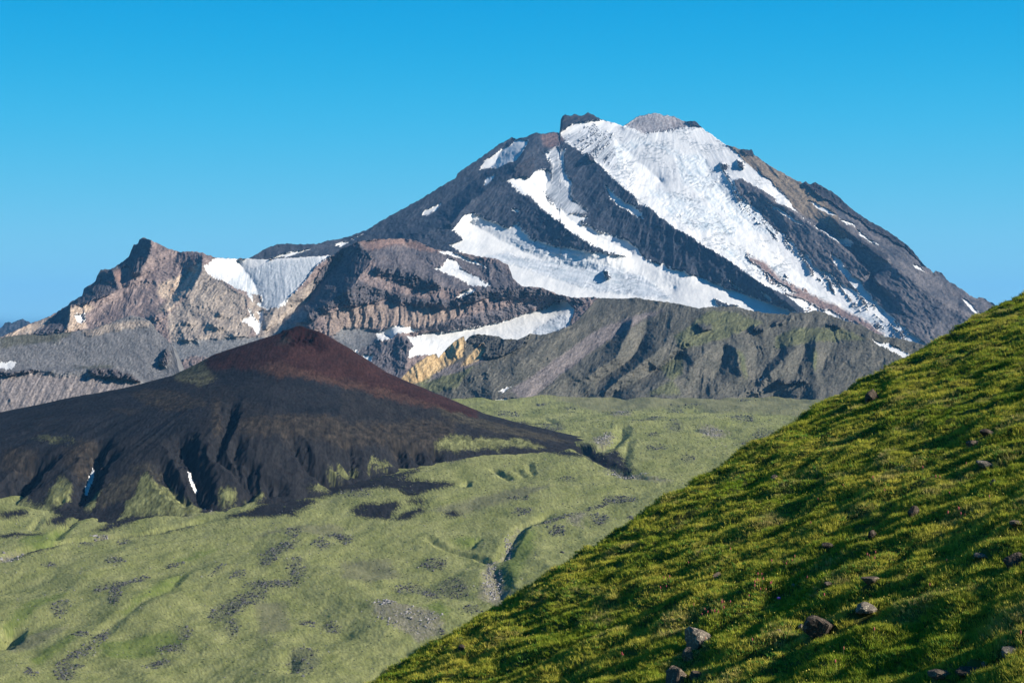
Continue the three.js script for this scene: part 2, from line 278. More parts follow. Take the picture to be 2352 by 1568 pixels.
      return erode(q * 0.5, a * 420, r, 0, 0.3, 26, 22, 8.5, 15) - r * 18 * ridged(u / 60, v / 50, 3);
    },
    paint: [
      [on('B', [200, 190, 300, 240, 850, 500, 1300, 780, 1700, 1080, 2250, 1400, 2300, 1800, 1500, 1800, 700, 900, 300, 500]), 'flank'],
      [on('B', [300, 250, 420, 290, 560, 375, 700, 450, 830, 530, 960, 620, 1060, 740, 1120, 860, 1160, 930, 1080, 900, 960, 800, 870, 760, 760, 690, 690, 600, 600, 500, 500, 430, 400, 370]), 'tan_flank'],
      [on('B', [400, 285, 490, 285, 500, 330, 460, 345, 415, 310]), 'crag'],
      [on('B', [825, 515, 915, 515, 1040, 585, 1160, 690, 1290, 780, 1480, 895, 1620, 1010, 1700, 1100, 1780, 1170, 1500, 960, 1290, 830, 1080, 690, 940, 610]), 'crag'],
      [on('B', [1010, 760, 1100, 800, 1180, 870, 1280, 930, 1420, 1020, 1400, 1060, 1250, 980, 1150, 900, 1040, 800]), 'crag'],
      [on('B', [700, 870, 900, 1090, 1150, 1290, 1420, 1500, 1380, 1500, 1100, 1310, 860, 1090]), 'moraine'],
      [on('A', [1380, 190, 1500, 170, 1530, 240, 1480, 290, 1400, 270]), 'red_scree'],
      [on('A', [1430, 300, 1500, 270, 1540, 440, 1590, 540, 1600, 640, 1700, 730, 1560, 730, 1480, 690, 1420, 590, 1450, 470]), 'dirty_ice'],
      [on('A', [1505, 175, 1510, 60, 1560, 45, 1700, 32, 1810, 90, 1700, 112, 1610, 110, 1560, 165]), 'crag'],
      [[1430, 292, 1464, 265, 1507, 255, 1547, 264, 1581, 274, 1592, 288, 1568, 290, 1520, 301, 1474, 306], 'summit_ash'],
      [on('B', [38, 95, 110, 110, 155, 165, 90, 145, 45, 125]), 'crag'],
      [on('A', [1190, 410, 1340, 330, 1330, 440, 1300, 490, 1190, 480]), 'crag'],
    ],
    bodies: [
      [[1284, 305, 1310, 288, 1340, 280, 1380, 272, 1434, 285, 1474, 306, 1520, 303, 1568, 291, 1590, 288, 1618, 294, 1661, 324, 1690, 350, 1741, 395, 1790, 432, 1812, 460, 1780, 452, 1735, 425, 1700, 408, 1685, 412, 1695, 438, 1715, 458, 1738, 475, 1755, 498, 1781, 528, 1815, 548, 1835, 572, 1858, 585, 1868, 605, 1901, 625, 1931, 648, 1981, 675, 2018, 698, 2060, 735, 2130, 792, 2120, 830, 1990, 800, 1860, 760, 1851, 712, 1795, 672, 1755, 655, 1661, 588, 1568, 532, 1551, 522, 1501, 485, 1451, 445, 1401, 402, 1351, 358, 1304, 328],
        'glacier', 'glacier', 'broad white glacier pouring from the volcano summit down its right side', 'glacier',
        [on('A', [1530, 190, 1600, 190, 1740, 120, 1870, 200, 1890, 330, 1885, 440, 1830, 425, 1700, 335, 1600, 255]), 'dirty_ice'],
        [on('B', [-60, 330, 120, 330, 260, 480, 420, 640, 560, 780, 640, 860, 560, 880, 380, 820, 160, 640, 0, 520]), 'icefall'],
        [on('B', [-250, 560, 0, 600, 160, 680, 360, 820, 360, 900, 160, 860, -60, 780]), 'icefall'],
        [on('B', [240, 940, 440, 1010, 640, 1110, 800, 1250, 700, 1240, 500, 1120, 300, 1010]), 'icefall'],
        [on('A', [1880, 260, 2060, 220, 2330, 310, 2300, 330, 2080, 260, 1950, 330, 1900, 470]), 'icefall'],
        [on('D', [700, 190, 860, 180, 1020, 250, 1260, 370, 1410, 470, 1330, 460, 1100, 350, 900, 250]), 'moraine'],
        [on('D', [1150, 250, 1400, 400, 1700, 540, 1640, 560, 1440, 470, 1250, 370]), 'bare_ice'],
        [on('B', [440, 1030, 560, 1060, 700, 1200, 900, 1300, 1020, 1400, 960, 1400, 760, 1270, 560, 1130]), 'moraine'],
        [on('B', [260, 380, 420, 600, 640, 820, 960, 1120, 1400, 1420, 1700, 1640, 1500, 1640, 1100, 1340, 700, 1000, 400, 700]), 'flank', 'rock', 0.25],
        [on('B', [400, 960, 700, 1150, 1000, 1360, 1200, 1500, 1000, 1500, 700, 1300, 480, 1100]), 'moraine', 'rock', 0.22],
        [on('A', [1530, 190, 1740, 110, 1880, 200, 1890, 440, 1800, 400, 1600, 260]), 'basalt', 'rock', 0.3],
        [on('B', [-240, 540, 100, 620, 400, 860, 300, 900, 0, 800]), 'bare_ice', 'ice', 0.2],
        [on('A', [1680, 318, 1730, 330, 1750, 385, 1700, 372]), 'crag', 'rock'], [on('B', [270, 385, 325, 400, 315, 440, 285, 425]), 'crag', 'rock'], [on('B', [370, 365, 425, 380, 420, 430, 385, 415]), 'crag', 'rock']],
      [on('A', [1140, 505, 1200, 485, 1300, 490, 1340, 440, 1380, 430, 1430, 455, 1450, 560, 1410, 580, 1430, 640, 1490, 700, 1600, 740, 1700, 760, 1650, 790, 1720, 830, 1860, 885, 1950, 915, 2030, 970, 2070, 1020, 2110, 1050, 1980, 1035, 1850, 1000, 1750, 960, 1600, 870, 1480, 780, 1400, 710, 1300, 620, 1220, 590]), 'snow', 'snow_field', 'long white snow ribbon running down between two dark spurs of the volcano', 'snow field'],
      [[...on('A', [850, 745, 920, 735, 980, 765, 1060, 800, 1110, 830, 1150, 830, 1220, 810, 1250, 850, 1300, 880, 1310, 910, 1370, 925, 1500, 965, 1700, 990, 1980, 1035, 2110, 1050, 2190, 1085, 2352, 1130]), 1601, 635, 1701, 672, 1835, 717, 1840, 745, 1560, 730, 1300, 720, 1150, 690, ...on('A', [1080, 1100, 950, 1060, 850, 1020, 730, 945, 800, 935, 850, 915, 760, 850, 800, 800, 830, 770])],
        'snow', 'glacier', 'wide low glacier with grey bare ice spread at the foot of the dark spur', 'glacier',
        [on('A', [960, 1030, 1120, 1010, 1400, 1060, 1700, 1060, 1900, 1120, 2100, 1180, 2300, 1330, 1900, 1290, 1600, 1230, 1400, 1160, 1200, 1090]), 'bare_ice'], [on('A', [1120, 900, 1300, 930, 1560, 990, 1700, 1020, 1500, 1030, 1250, 970]), 'bare_ice'],
        [on('A', [1790, 1130, 1830, 1130, 1870, 1190, 1820, 1170]), 'crag', 'rock'], [on('B', [210, 1325, 300, 1345, 400, 1380, 260, 1370]), 'basalt', 'rock']],
      [on('B', [640, 640, 700, 600, 760, 690, 820, 750, 940, 840, 1060, 905, 1130, 900, 1175, 925, 1150, 965, 1060, 925, 980, 875, 890, 805, 800, 730, 720, 690]), 'glacier', 'snow_field', 'narrow snow tongue below the tan slope of the volcano', 'snow field'],
      [on('B', [580, 655, 650, 690, 720, 740, 830, 805, 780, 795, 690, 740, 610, 690]), 'snow', 'snow_patch', 'thin snow streak beside the dark knobs right of the large glacier', 'snow patch'],
      [on('B', [1030, 1005, 1080, 1050, 1150, 1135, 1230, 1215, 1300, 1290, 1355, 1370, 1270, 1320, 1170, 1225, 1080, 1115, 1035, 1060]), 'glacier', 'snow_field', 'pale snow wedge low on the grey flank between rocky ribs', 'snow field'],
      [on('B', [1200, 838, 1260, 880, 1345, 945, 1310, 935, 1240, 890]), 'snow', 'snow_patch', 'short snow sliver on the dark rocky rib of the right flank', 'snow patch'],
      [on('B', [870, 640, 930, 670, 1000, 710, 1060, 750, 1000, 735, 920, 690]), 'snow', 'snow_patch', 'thin snow line crossing the tan slope below the skyline crags', 'snow patch'],
      [on('B', [1090, 768, 1140, 795, 1195, 828, 1130, 810]), 'snow', 'snow_patch', 'tiny snow fleck at the head of the dark rib', 'snow patch'],
      [on('B', [1590, 1085, 1640, 1105, 1670, 1135, 1610, 1115]), 'snow', 'snow_patch', 'tiny snow fleck under the right skyline ridge', 'snow patch'],
      [on('B', [1925, 1322, 1970, 1345, 2065, 1430, 2020, 1420, 1955, 1365]), 'snow', 'snow_patch', 'pale snow strip just above the grassy hillside', 'snow patch'],
      [on('A', [1190, 225, 1290, 232, 1250, 310, 1180, 370, 1090, 410, 950, 430, 1000, 360, 1060, 330, 1090, 290, 1150, 270]), 'snow', 'snow_field', 'tilted snow field under the dark left shoulder of the volcano', 'snow field', [on('A', [1100, 325, 1180, 310, 1260, 290, 1200, 345, 1120, 350]), 'dirty_ice']],
      [on('A', [985, 490, 1050, 470, 1030, 510, 985, 550]), 'snow', 'snow_patch', 'small pointed snow patch on the dark left slope', 'snow patch'],
      [on('A', [560, 715, 620, 690, 690, 655, 670, 695, 590, 750, 545, 745]), 'snow', 'snow_patch', 'slanting snow patch low on the left skyline ridge', 'snow patch'],
      [on('A', [1165, 700, 1230, 703, 1225, 722, 1180, 720]), 'snow', 'snow_patch', 'small snow spot in the middle of the dark spur', 'snow patch'],
      [on('A', [1500, 300, 1548, 283, 1530, 350, 1500, 430, 1488, 390]), 'snow', 'snow_patch', 'narrow snow chute high under the reddish saddle', 'snow patch'],
      [on('A', [1408, 308, 1437, 330, 1432, 380, 1410, 350]), 'snow', 'snow_patch', 'short snow chute left of the narrow chute under the saddle', 'snow patch'],
      [on('A', [1520, 440, 1550, 470, 1588, 530, 1580, 575, 1530, 520, 1490, 550]), 'snow', 'snow_patch', 'ragged snow apron at the foot of the narrow chute', 'snow patch'],
      [on('A', [1815, 535, 1870, 585, 1950, 655, 2060, 710, 2090, 765, 2000, 740, 1930, 695, 1850, 610]), 'snow', 'snow_patch', 'slanting snow band high on the dark spur beside the large glacier', 'snow patch'],
      [on('A', [2025, 625, 2075, 655, 2118, 700, 2050, 665]), 'snow', 'snow_patch', 'little snow strip on the crest of the dark spur', 'snow patch'],
      [on('B', [315, 1195, 380, 1240, 445, 1290, 400, 1270, 340, 1225]), 'snow', 'snow_patch', 'thin snow chute low on the end of the dark spur', 'snow patch'],
      [on('B', [525, 1262, 590, 1300, 610, 1340, 560, 1305]), 'snow', 'snow_patch', 'thin snow chute close to the tip of the dark spur', 'snow patch'],
      [on('E', [1840, 313, 1950, 275, 2030, 258, 2150, 240, 2060, 272, 1960, 302]), 'snow', 'snow_patch', 'snow stripe across the low dark hill behind the hanging glacier', 'snow patch'],
      [on('A', [-60, 950, 0, 935, 60, 930, 0, 965]), 'snow', 'snow_patch', 'flat snow spot at the left foot of the volcano', 'snow patch'],
      [on('A', [60, 915, 100, 895, 145, 885, 90, 915]), 'snow', 'snow_patch', 'small snow spot on the left skyline foot of the volcano', 'snow patch'],
    ],
    main: ['volcano', structure('high dark volcano with crags on its summit', 'volcano')],
  });
}

mat('brown_rock', [0.095, 0.075, 0.077], [0.31, 0.235, 0.205], { s: 16, dir: 60 * R, el: 2.2 });
mat('slate', [0.064, 0.062, 0.072], [0.172, 0.147, 0.146], { s: 16, dir: 30 * R, el: 2 });
mat('tan_rock', [0.27, 0.20, 0.15], [0.60, 0.47, 0.35], { s: 12, dir: 120 * R, el: 3 });
mat('pale_scree', [0.15, 0.13, 0.12], [0.42, 0.345, 0.275], { s: 14, dir: 110 * R, el: 3, rough: 0.8 });
mat('cliff', [0.046, 0.047, 0.057], [0.135, 0.116, 0.115], { s: 9, rough: 1.9 });  // dark cliff bands; also carries painted shade on left-facing walls
mat('flute', [0.135, 0.105, 0.096], [0.36, 0.27, 0.21], { s: 9, dir: 96 * R, el: 5, rough: 0.5, flute: 1 });
mat('grey_scree', [0.115, 0.116, 0.120], [0.220, 0.212, 0.205], { s: 18, dir: 50 * R, el: 3, rough: 0.45 });
mat('red_top', [0.15, 0.105, 0.095], [0.27, 0.175, 0.14], { s: 14, rough: 0.5 });

{ // rocky peak on the left, hanging glacier, brown mountain and the rim on its right
  const top = [-60, 800, 0, 773, ...on('E', [120, 800, 210, 755, 350, 705, 400, 670, 465, 632, 480, 610, 565, 565, 575, 520, 655, 468, 667, 430, 690, 390, 740, 385, 780, 375, 885, 300, 905, 250, 918, 215, 948, 210, 960, 175, 990, 165, 1035, 180, 1080, 205, 1150, 240, 1240, 265, 1300, 260, 1395, 270, 1440, 290, 1490, 305, 1700, 312, 1850, 317, 2000, 305, 2280, 290, 2300, 280]),
    ...on('A', [0, 980, 110, 930, 230, 910, 430, 907, 520, 925, 640, 980, 740, 998, 850, 1012, 950, 1030, 1060, 1045, 1150, 1090, 1180, 1180, 1240, 1235, 1390, 1248, 1490, 1290, 1600, 1315, 1750, 1312]), 1420, 700, 1450, 740];
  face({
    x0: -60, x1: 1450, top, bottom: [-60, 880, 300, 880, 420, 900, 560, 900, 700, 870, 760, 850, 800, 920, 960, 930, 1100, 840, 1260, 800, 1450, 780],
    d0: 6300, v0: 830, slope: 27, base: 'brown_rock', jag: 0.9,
    lines: [
      [on('E', [960, 172, 905, 250, 780, 375, 690, 390, 575, 520, 470, 635, 350, 705, 210, 755]), 150, 190, 160],
      [on('E', [1040, 185, 1050, 270, 990, 350, 965, 410, 905, 420]), -60, -50, -40],
      [on('E', [780, 400, 800, 470, 815, 520, 740, 560, 640, 600, 480, 645]), -20, -30, -20],
      [on('E', [480, 640, 480, 720, 450, 800]), -70, -60, -50],
      [on('E', [880, 400, 860, 460, 820, 520]), 60, 40, 30],
      [on('E', [1240, 265, 1180, 330, 1010, 430, 850, 560, 650, 700, 620, 790]), 40, 40, 20],
      [on('E', [1395, 290, 1390, 400, 1330, 510, 1270, 570]), -80, -100, -60],
      [on('E', [1320, 400, 1230, 500, 1150, 590, 1060, 640]), 60, 60, 10],
      [on('E', [1260, 570, 1150, 660, 1060, 720]), -40, -50, -40],
      [on('E', [1410, 360, 1560, 490, 1690, 580, 1760, 800]), -70, -50, 20],
      [on('E', [1640, 330, 1740, 470, 1780, 600, 1790, 740]), 110, 90, 50],
      [on('E', [2285, 290, 2160, 400, 2050, 530, 1900, 660, 1830, 800]), 20, -10, 20],
      [[780, 590, 748, 640, 705, 690, 650, 735, 610, 760], 120, 130, 60],
      [[821, 556, 845, 577, 861, 594, 851, 612, 826, 636, 800, 666, 770, 682, 735, 706, 683, 742], -120, -260, -90],
      [on('A', [430, 907, 520, 1020, 680, 1140, 900, 1240]), 20, -60, -60],
      [on('A', [230, 1130, 420, 1120, 560, 1180, 700, 1230, 900, 1260]), -190, -150, -110],
      [on('A', [740, 1000, 900, 1080, 1030, 1230]), 10, 20, -60],
      [on('A', [880, 1290, 1000, 1245, 1250, 1245, 1400, 1255, 1500, 1295, 1700, 1315]), -120, -60, 60],
      [on('C', [460, 470, 700, 455, 900, 430, 1090, 395, 1290, 320, 1500, 250]), 40, 110, 130],
      [on('C', [560, 400, 760, 380, 1000, 330, 1250, 280]), -20, 10, 60],
      [on('C', [250, 500, 430, 480, 500, 550, 440, 640]), -60, -80, -60],
      [on('C', [0, 430, 230, 450, 330, 480]), -10, 0, 10],
      [on('E', [0, 860, 220, 825, 470, 805]), -40, -40, -40],
    ],
    bumps: [[...on('E', [1080, 720]), 22, 12, 60], [...on('E', [1290, 750]), 18, 10, 45], [...on('E', [1520, 690]), 16, 10, 45], [...on('E', [1490, 775]), 24, 10, 50], [...on('E', [1280, 865]), 16, 10, 40], [...on('E', [1350, 865]), 16, 11, 45], [...on('E', [1620, 840]), 22, 12, 45], [...on('E', [1740, 590]), 10, 10, 30], [...on('E', [1160, 1000]), 8, 26, 30], [...on('E', [1000, 460]), 26, 8, 30], [...on('E', [870, 480]), 20, 8, 30],
      ...[[250, 1110, 24, 10], [300, 1130, 20, 10], [450, 1150, 26, 18], [520, 1160, 14, 14], [620, 1190, 24, 16], [670, 1220, 14, 10], [150, 1240, 22, 10], [270, 1260, 16, 14], [420, 1290, 14, 12], [560, 1340, 16, 10], [640, 1350, 18, 10], [720, 1360, 14, 12], [960, 1280, 24, 10], [1060, 1270, 20, 10], [1160, 1290, 24, 12], [1280, 1290, 22, 12], [1400, 1290, 20, 12]].map(([x, y, a, b]) => [...on('A', [x, y]), a, b, 45]),
      [...on('C', [930, 480]), 20, 8, 20], [...on('C', [440, 530]), 24, 18, 40]],
    relief(u, v, r, m) {
      let d = erode(u, v, r, (u < 640 ? 118 : u < 1050 ? 92 : 80) * R, 5.1, 24, 18, 9, 13);
      if (m.flute) d -= 17 * ridged((u + 5 * noise(u / 40, v / 30)) / 19, v / 130, 2);
      if (m.el > 4 && !m.flute) d -= 2 * noise(u / 5, v / 40);
      return d;
    },
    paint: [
      [on('E', [220, 830, 370, 690, 470, 632, 570, 560, 575, 510, 670, 465, 665, 380, 780, 370, 890, 300, 905, 205, 960, 165, 1035, 175, 1050, 270, 1000, 340, 965, 410, 905, 420, 880, 360, 780, 420, 800, 470, 820, 520, 700, 580, 640, 605, 478, 645, 480, 720, 450, 815, 300, 845]), 'cliff'],  // craggy peak: cliffs with the shade of their left faces put into the colour
      [on('E', [0, 850, 120, 800, 360, 700, 300, 770, 220, 825, 0, 860]), 'tan_rock'],
      [on('E', [480, 650, 600, 625, 650, 640, 560, 720, 610, 790, 450, 815]), 'tan_rock'],
      [on('E', [1090, 490, 1280, 400, 1380, 340, 1400, 420, 1340, 520, 1250, 570, 1180, 665, 1080, 675, 1150, 590, 1080, 560]), 'tan_rock'],
      [on('E', [1380, 350, 1410, 380, 1560, 500, 1690, 570, 1700, 660, 1740, 790, 1700, 860, 1400, 880, 1180, 880, 1160, 700, 1280, 570]), 'pale_scree'],
      [on('E', [780, 400, 880, 360, 910, 430, 820, 500]), 'red_top'],
      [on('E', [1700, 600, 2050, 540, 2250, 400, 2300, 330, 2352, 300, 2300, 540, 2100, 640, 1900, 850, 1780, 850]), 'pale_scree'],
      [on('E', [1180, 880, 1850, 845, 1500, 1010, 1330, 980, 1150, 1060]), 'grey_scree'],
      [on('A', [-60, 980, 110, 930, 230, 1040, 120, 1180, 0, 1350, -200, 1480, -250, 1380]), 'cliff'],  // left-facing wall of the brown mountain, its shade painted in as darker rock
      [on('A', [150, 930, 700, 1000, 1100, 1080, 1240, 1240, 900, 1280, 600, 1240, 250, 1110]), 'slate'],
      [on('A', [110, 925, 430, 900, 620, 965, 700, 1005, 560, 990, 430, 950, 300, 965, 200, 990]), 'red_top'],
      [on('A', [240, 1100, 400, 1095, 560, 1150, 690, 1230, 540, 1260, 400, 1210, 250, 1160]), 'cliff'],
      [on('A', [0, 1260, 130, 1200, 280, 1260, 420, 1290, 560, 1320, 780, 1330, 880, 1290, 1000, 1240, 1250, 1240, 1400, 1250, 1500, 1290, 1650, 1315, 1700, 1360, 1480, 1340, 1300, 1320, 1060, 1310, 900, 1340, 760, 1390, 540, 1370, 300, 1330, 100, 1370, 0, 1380]), 'cliff'],
      [on('C', [-100, 330, 0, 285, 200, 255, 520, 265, 760, 285, 900, 240, 820, 330, 700, 415, 480, 415, 300, 415, 0, 445, -100, 500]), 'flute'],
      [on('C', [0, 430, 150, 420, 250, 470, 260, 520, 100, 590, 0, 560, -60, 480]), 'grey_scree'],
      [on('C', [120, 590, 260, 510, 470, 485, 500, 540, 450, 620, 420, 780, 200, 680]), 'slate'],
      [on('C', [500, 430, 900, 330, 1300, 240, 1500, 220, 1300, 300, 1090, 380, 900, 420, 700, 450]), 'slate'],
    ],
    bodies: [
      [on('E', [1400, 360, 1480, 303, 1700, 305, 1850, 310, 2000, 298, 2285, 284, 2200, 340, 2130, 420, 2050, 520, 1930, 640, 1830, 660, 1720, 600, 1690, 550, 1560, 480, 1470, 440, 1430, 410]), 'snow', 'glacier', 'hanging glacier of streaked grey ice in the saddle beside the craggy peak', 'glacier', [on('E', [1680, 390, 1850, 335, 2250, 300, 2150, 390, 2050, 510, 1900, 650, 1800, 645, 1720, 590, 1560, 475]), 'hung_ice'], [on('E', [1720, 560, 1790, 560, 1800, 600, 1740, 620]), 'pale_scree', 'rock']],
      [on('E', [1675, 738, 1725, 705, 1700, 645, 1745, 690, 1780, 760, 1790, 690, 1755, 670, 1805, 660, 1812, 720, 1790, 810, 1765, 838, 1740, 790]), 'snow', 'snow_patch', 'forked snow patch in the gully under the hanging glacier', 'snow patch'],
      [on('E', [1905, 645, 1930, 608, 1990, 588, 1965, 632]), 'snow', 'snow_patch', 'oval snow spot beside the hanging glacier tongue', 'snow patch'],
      [on('E', [505, 700, 590, 680, 596, 740, 560, 766, 525, 750]), 'snow', 'snow_patch', 'small snow patch on the pale cliff of the craggy peak', 'snow patch'],
      [on('A', [640, 983, 720, 998, 800, 1010, 900, 1058, 1000, 1100, 900, 1078, 820, 1042, 740, 1030]), 'snow', 'snow_patch', 'long thin snow strip over the shoulder of the brown mountain', 'snow patch'],
      [on('A', [720, 1045, 790, 1065, 830, 1120, 940, 1175, 1035, 1228, 1000, 1237, 900, 1230, 800, 1180, 700, 1140, 630, 1115, 690, 1100]), 'snow', 'snow_patch', 'leaf shaped snow patch on the shoulder of the brown mountain', 'snow patch', [on('A', [755, 1105, 840, 1125, 950, 1180, 1010, 1215, 930, 1185, 830, 1145]), 'bare_ice']],
      [on('A', [795, 1310, 850, 1260, 935, 1253, 890, 1290, 830, 1315]), 'snow', 'snow_patch', 'small snow patch tucked under the dark rim crags', 'snow patch'],
      [on('C', [450, 480, 700, 450, 900, 420, 1090, 385, 1290, 310, 1400, 295, 1480, 240, 1530, 228, 1595, 290, 1560, 400, 1480, 470, 1330, 480, 1240, 510, 1220, 560, 1000, 560, 860, 600, 680, 640, 660, 610, 600, 605, 450, 620, 500, 540]), 'snow', 'snow_field', 'long curved snow tongue above the yellow rocks', 'snow field', [on('C', [1310, 450, 1430, 365, 1530, 325, 1570, 400, 1480, 470, 1370, 490]), 'bare_ice']],
      [on('C', [230, 460, 340, 408, 480, 408, 540, 430, 400, 462, 330, 492, 250, 507]), 'snow', 'snow_patch', 'flat snow patch at the foot of the fluted wall', 'snow patch'],
      [on('C', [55, 590, 110, 568, 130, 610, 210, 605, 192, 690]), 'snow', 'snow_patch', 'snow patch showing just over the red slope of the cinder cone', 'snow patch'],
    ],
    main: ['mountain', structure('rugged brown mountain range with a craggy peak and fluted walls', 'mountain')],
  });
}

mat('talus', [0.110, 0.112, 0.116], [0.215, 0.205, 0.200], { s: 16, dir: 40 * R, el: 3, rough: 0.5 });
mat('pink_talus', [0.165, 0.145, 0.138], [0.315, 0.268, 0.245], { s: 8, dir: 62 * R, el: 6, rough: 0.45 });
mat('moss_talus', [0.085, 0.088, 0.070], [0.135, 0.130, 0.105], { s: 18, dir: 20 * R, el: 3, rough: 0.5 });
face({ // grey scree hill before the craggy peak
  x0: -70, x1: 470, top: [-70, 785, 0, 775, ...on('E', [190, 830, 300, 842, 500, 812, 640, 792, 760, 752, 830, 722, 900, 705, 960, 712, 1030, 738, 1040, 780, 1100, 830, 1180, 900, 1215, 1000, 1235, 1100, 1330, 1180]), 470, 920], bottom: [-70, 1000, 470, 1000],
  d0: 3850, v0: 950, slope: 20, base: 'talus', jag: 0.8,
  lines: [[on('E', [190, 832, 500, 812, 900, 706, 1030, 740]), 20, -10, -20], [on('E', [1030, 745, 1100, 870, 1150, 960, 1120, 1080]), -20, 10, 30], [on('F', [0, 470, 300, 505, 560, 500, 800, 500, 1000, 580]), 30, 30, 20], [on('F', [0, 540, 240, 525, 460, 550, 600, 520, 760, 518, 900, 560, 970, 610]), -14, -18, -12], [on('F', [0, 580, 240, 565, 460, 590, 700, 570, 950, 620]), 4, 6, 4]],
  bumps: [[...on('F', [630, 535]), 16, 12, 30], [...on('F', [770, 545]), 14, 12, 28], [...on('F', [890, 570]), 14, 12, 26], [...on('F', [340, 535]), 10, 7, 22], [...on('F', [75, 740]), 8, 10, 20], [...on('F', [465, 655]), 6, 7, 14], [...on('F', [1140, 440]), 10, 22, 30], [...on('F', [390, 330]), 20, 6, 14], [...on('F', [920, 160]), 30, 6, 16]],
  relief: (u, v, r, m) => erode(u, v, r, 62 * R, 8.4, 12, 9, 7, 13) - (m.el > 5 ? 6 * ridged((u + v * 0.5) / 16, v / 120, 2) : 0),
  paint: [
    [on('F', [0, 560, 240, 550, 460, 570, 950, 600, 1000, 700, 300, 900, 0, 900]), 'pink_talus'],
    [on('F', [-40, 545, 0, 540, 240, 528, 250, 545, 0, 572, -40, 575]), 'cliff'], [on('F', [590, 530, 640, 515, 780, 520, 900, 560, 975, 610, 930, 612, 850, 590, 760, 570, 690, 575, 640, 560]), 'cliff'],
    [on('F', [0, 270, 300, 250, 560, 230, 400, 330, 100, 360, 0, 380]), 'moss_talus'], [on('F', [560, 260, 900, 180, 1030, 190, 1030, 230, 850, 240, 600, 300]), 'pale_scree'],
    [on('F', [480, 510, 760, 490, 800, 510, 560, 525]), 'moss_talus'], [on('F', [1100, 450, 1150, 380, 1180, 420, 1150, 510, 1100, 500]), 'cliff'],
  ],
  bodies: [[on('F', [-80, 480, 0, 470, 80, 465, 112, 478, 95, 508, 60, 517, 0, 512, -80, 515]), 'snow', 'snow_patch', 'white snow patch on the bench of the grey scree hill', 'snow patch']],
  main: ['scree_hill', structure('grey scree hill with a broken cliff band and pinkish talus below', 'hill')],
});
face({ // far range beyond the left foot
  x0: -90, x1: 120, top: [-90, 772, 0, 753, ...on('E', [30, 755, 55, 747, 75, 755, 110, 742, 150, 725, 175, 738, 215, 755, 300, 790]), 120, 770], bottom: [-90, 800, 120, 800],
  d0: 14000, v0: 790, slope: 28, base: 'basalt', lines: [[[0, 753, 50, 733], 0, -40]], relief: (u, v, r) => -r * (40 * ridged(u / 20, v / 18, 4)), paint: [], bodies: [],
  main: ['mountain', structure('small blue hazy mountain far beyond the craggy peak', 'mountain')],
});

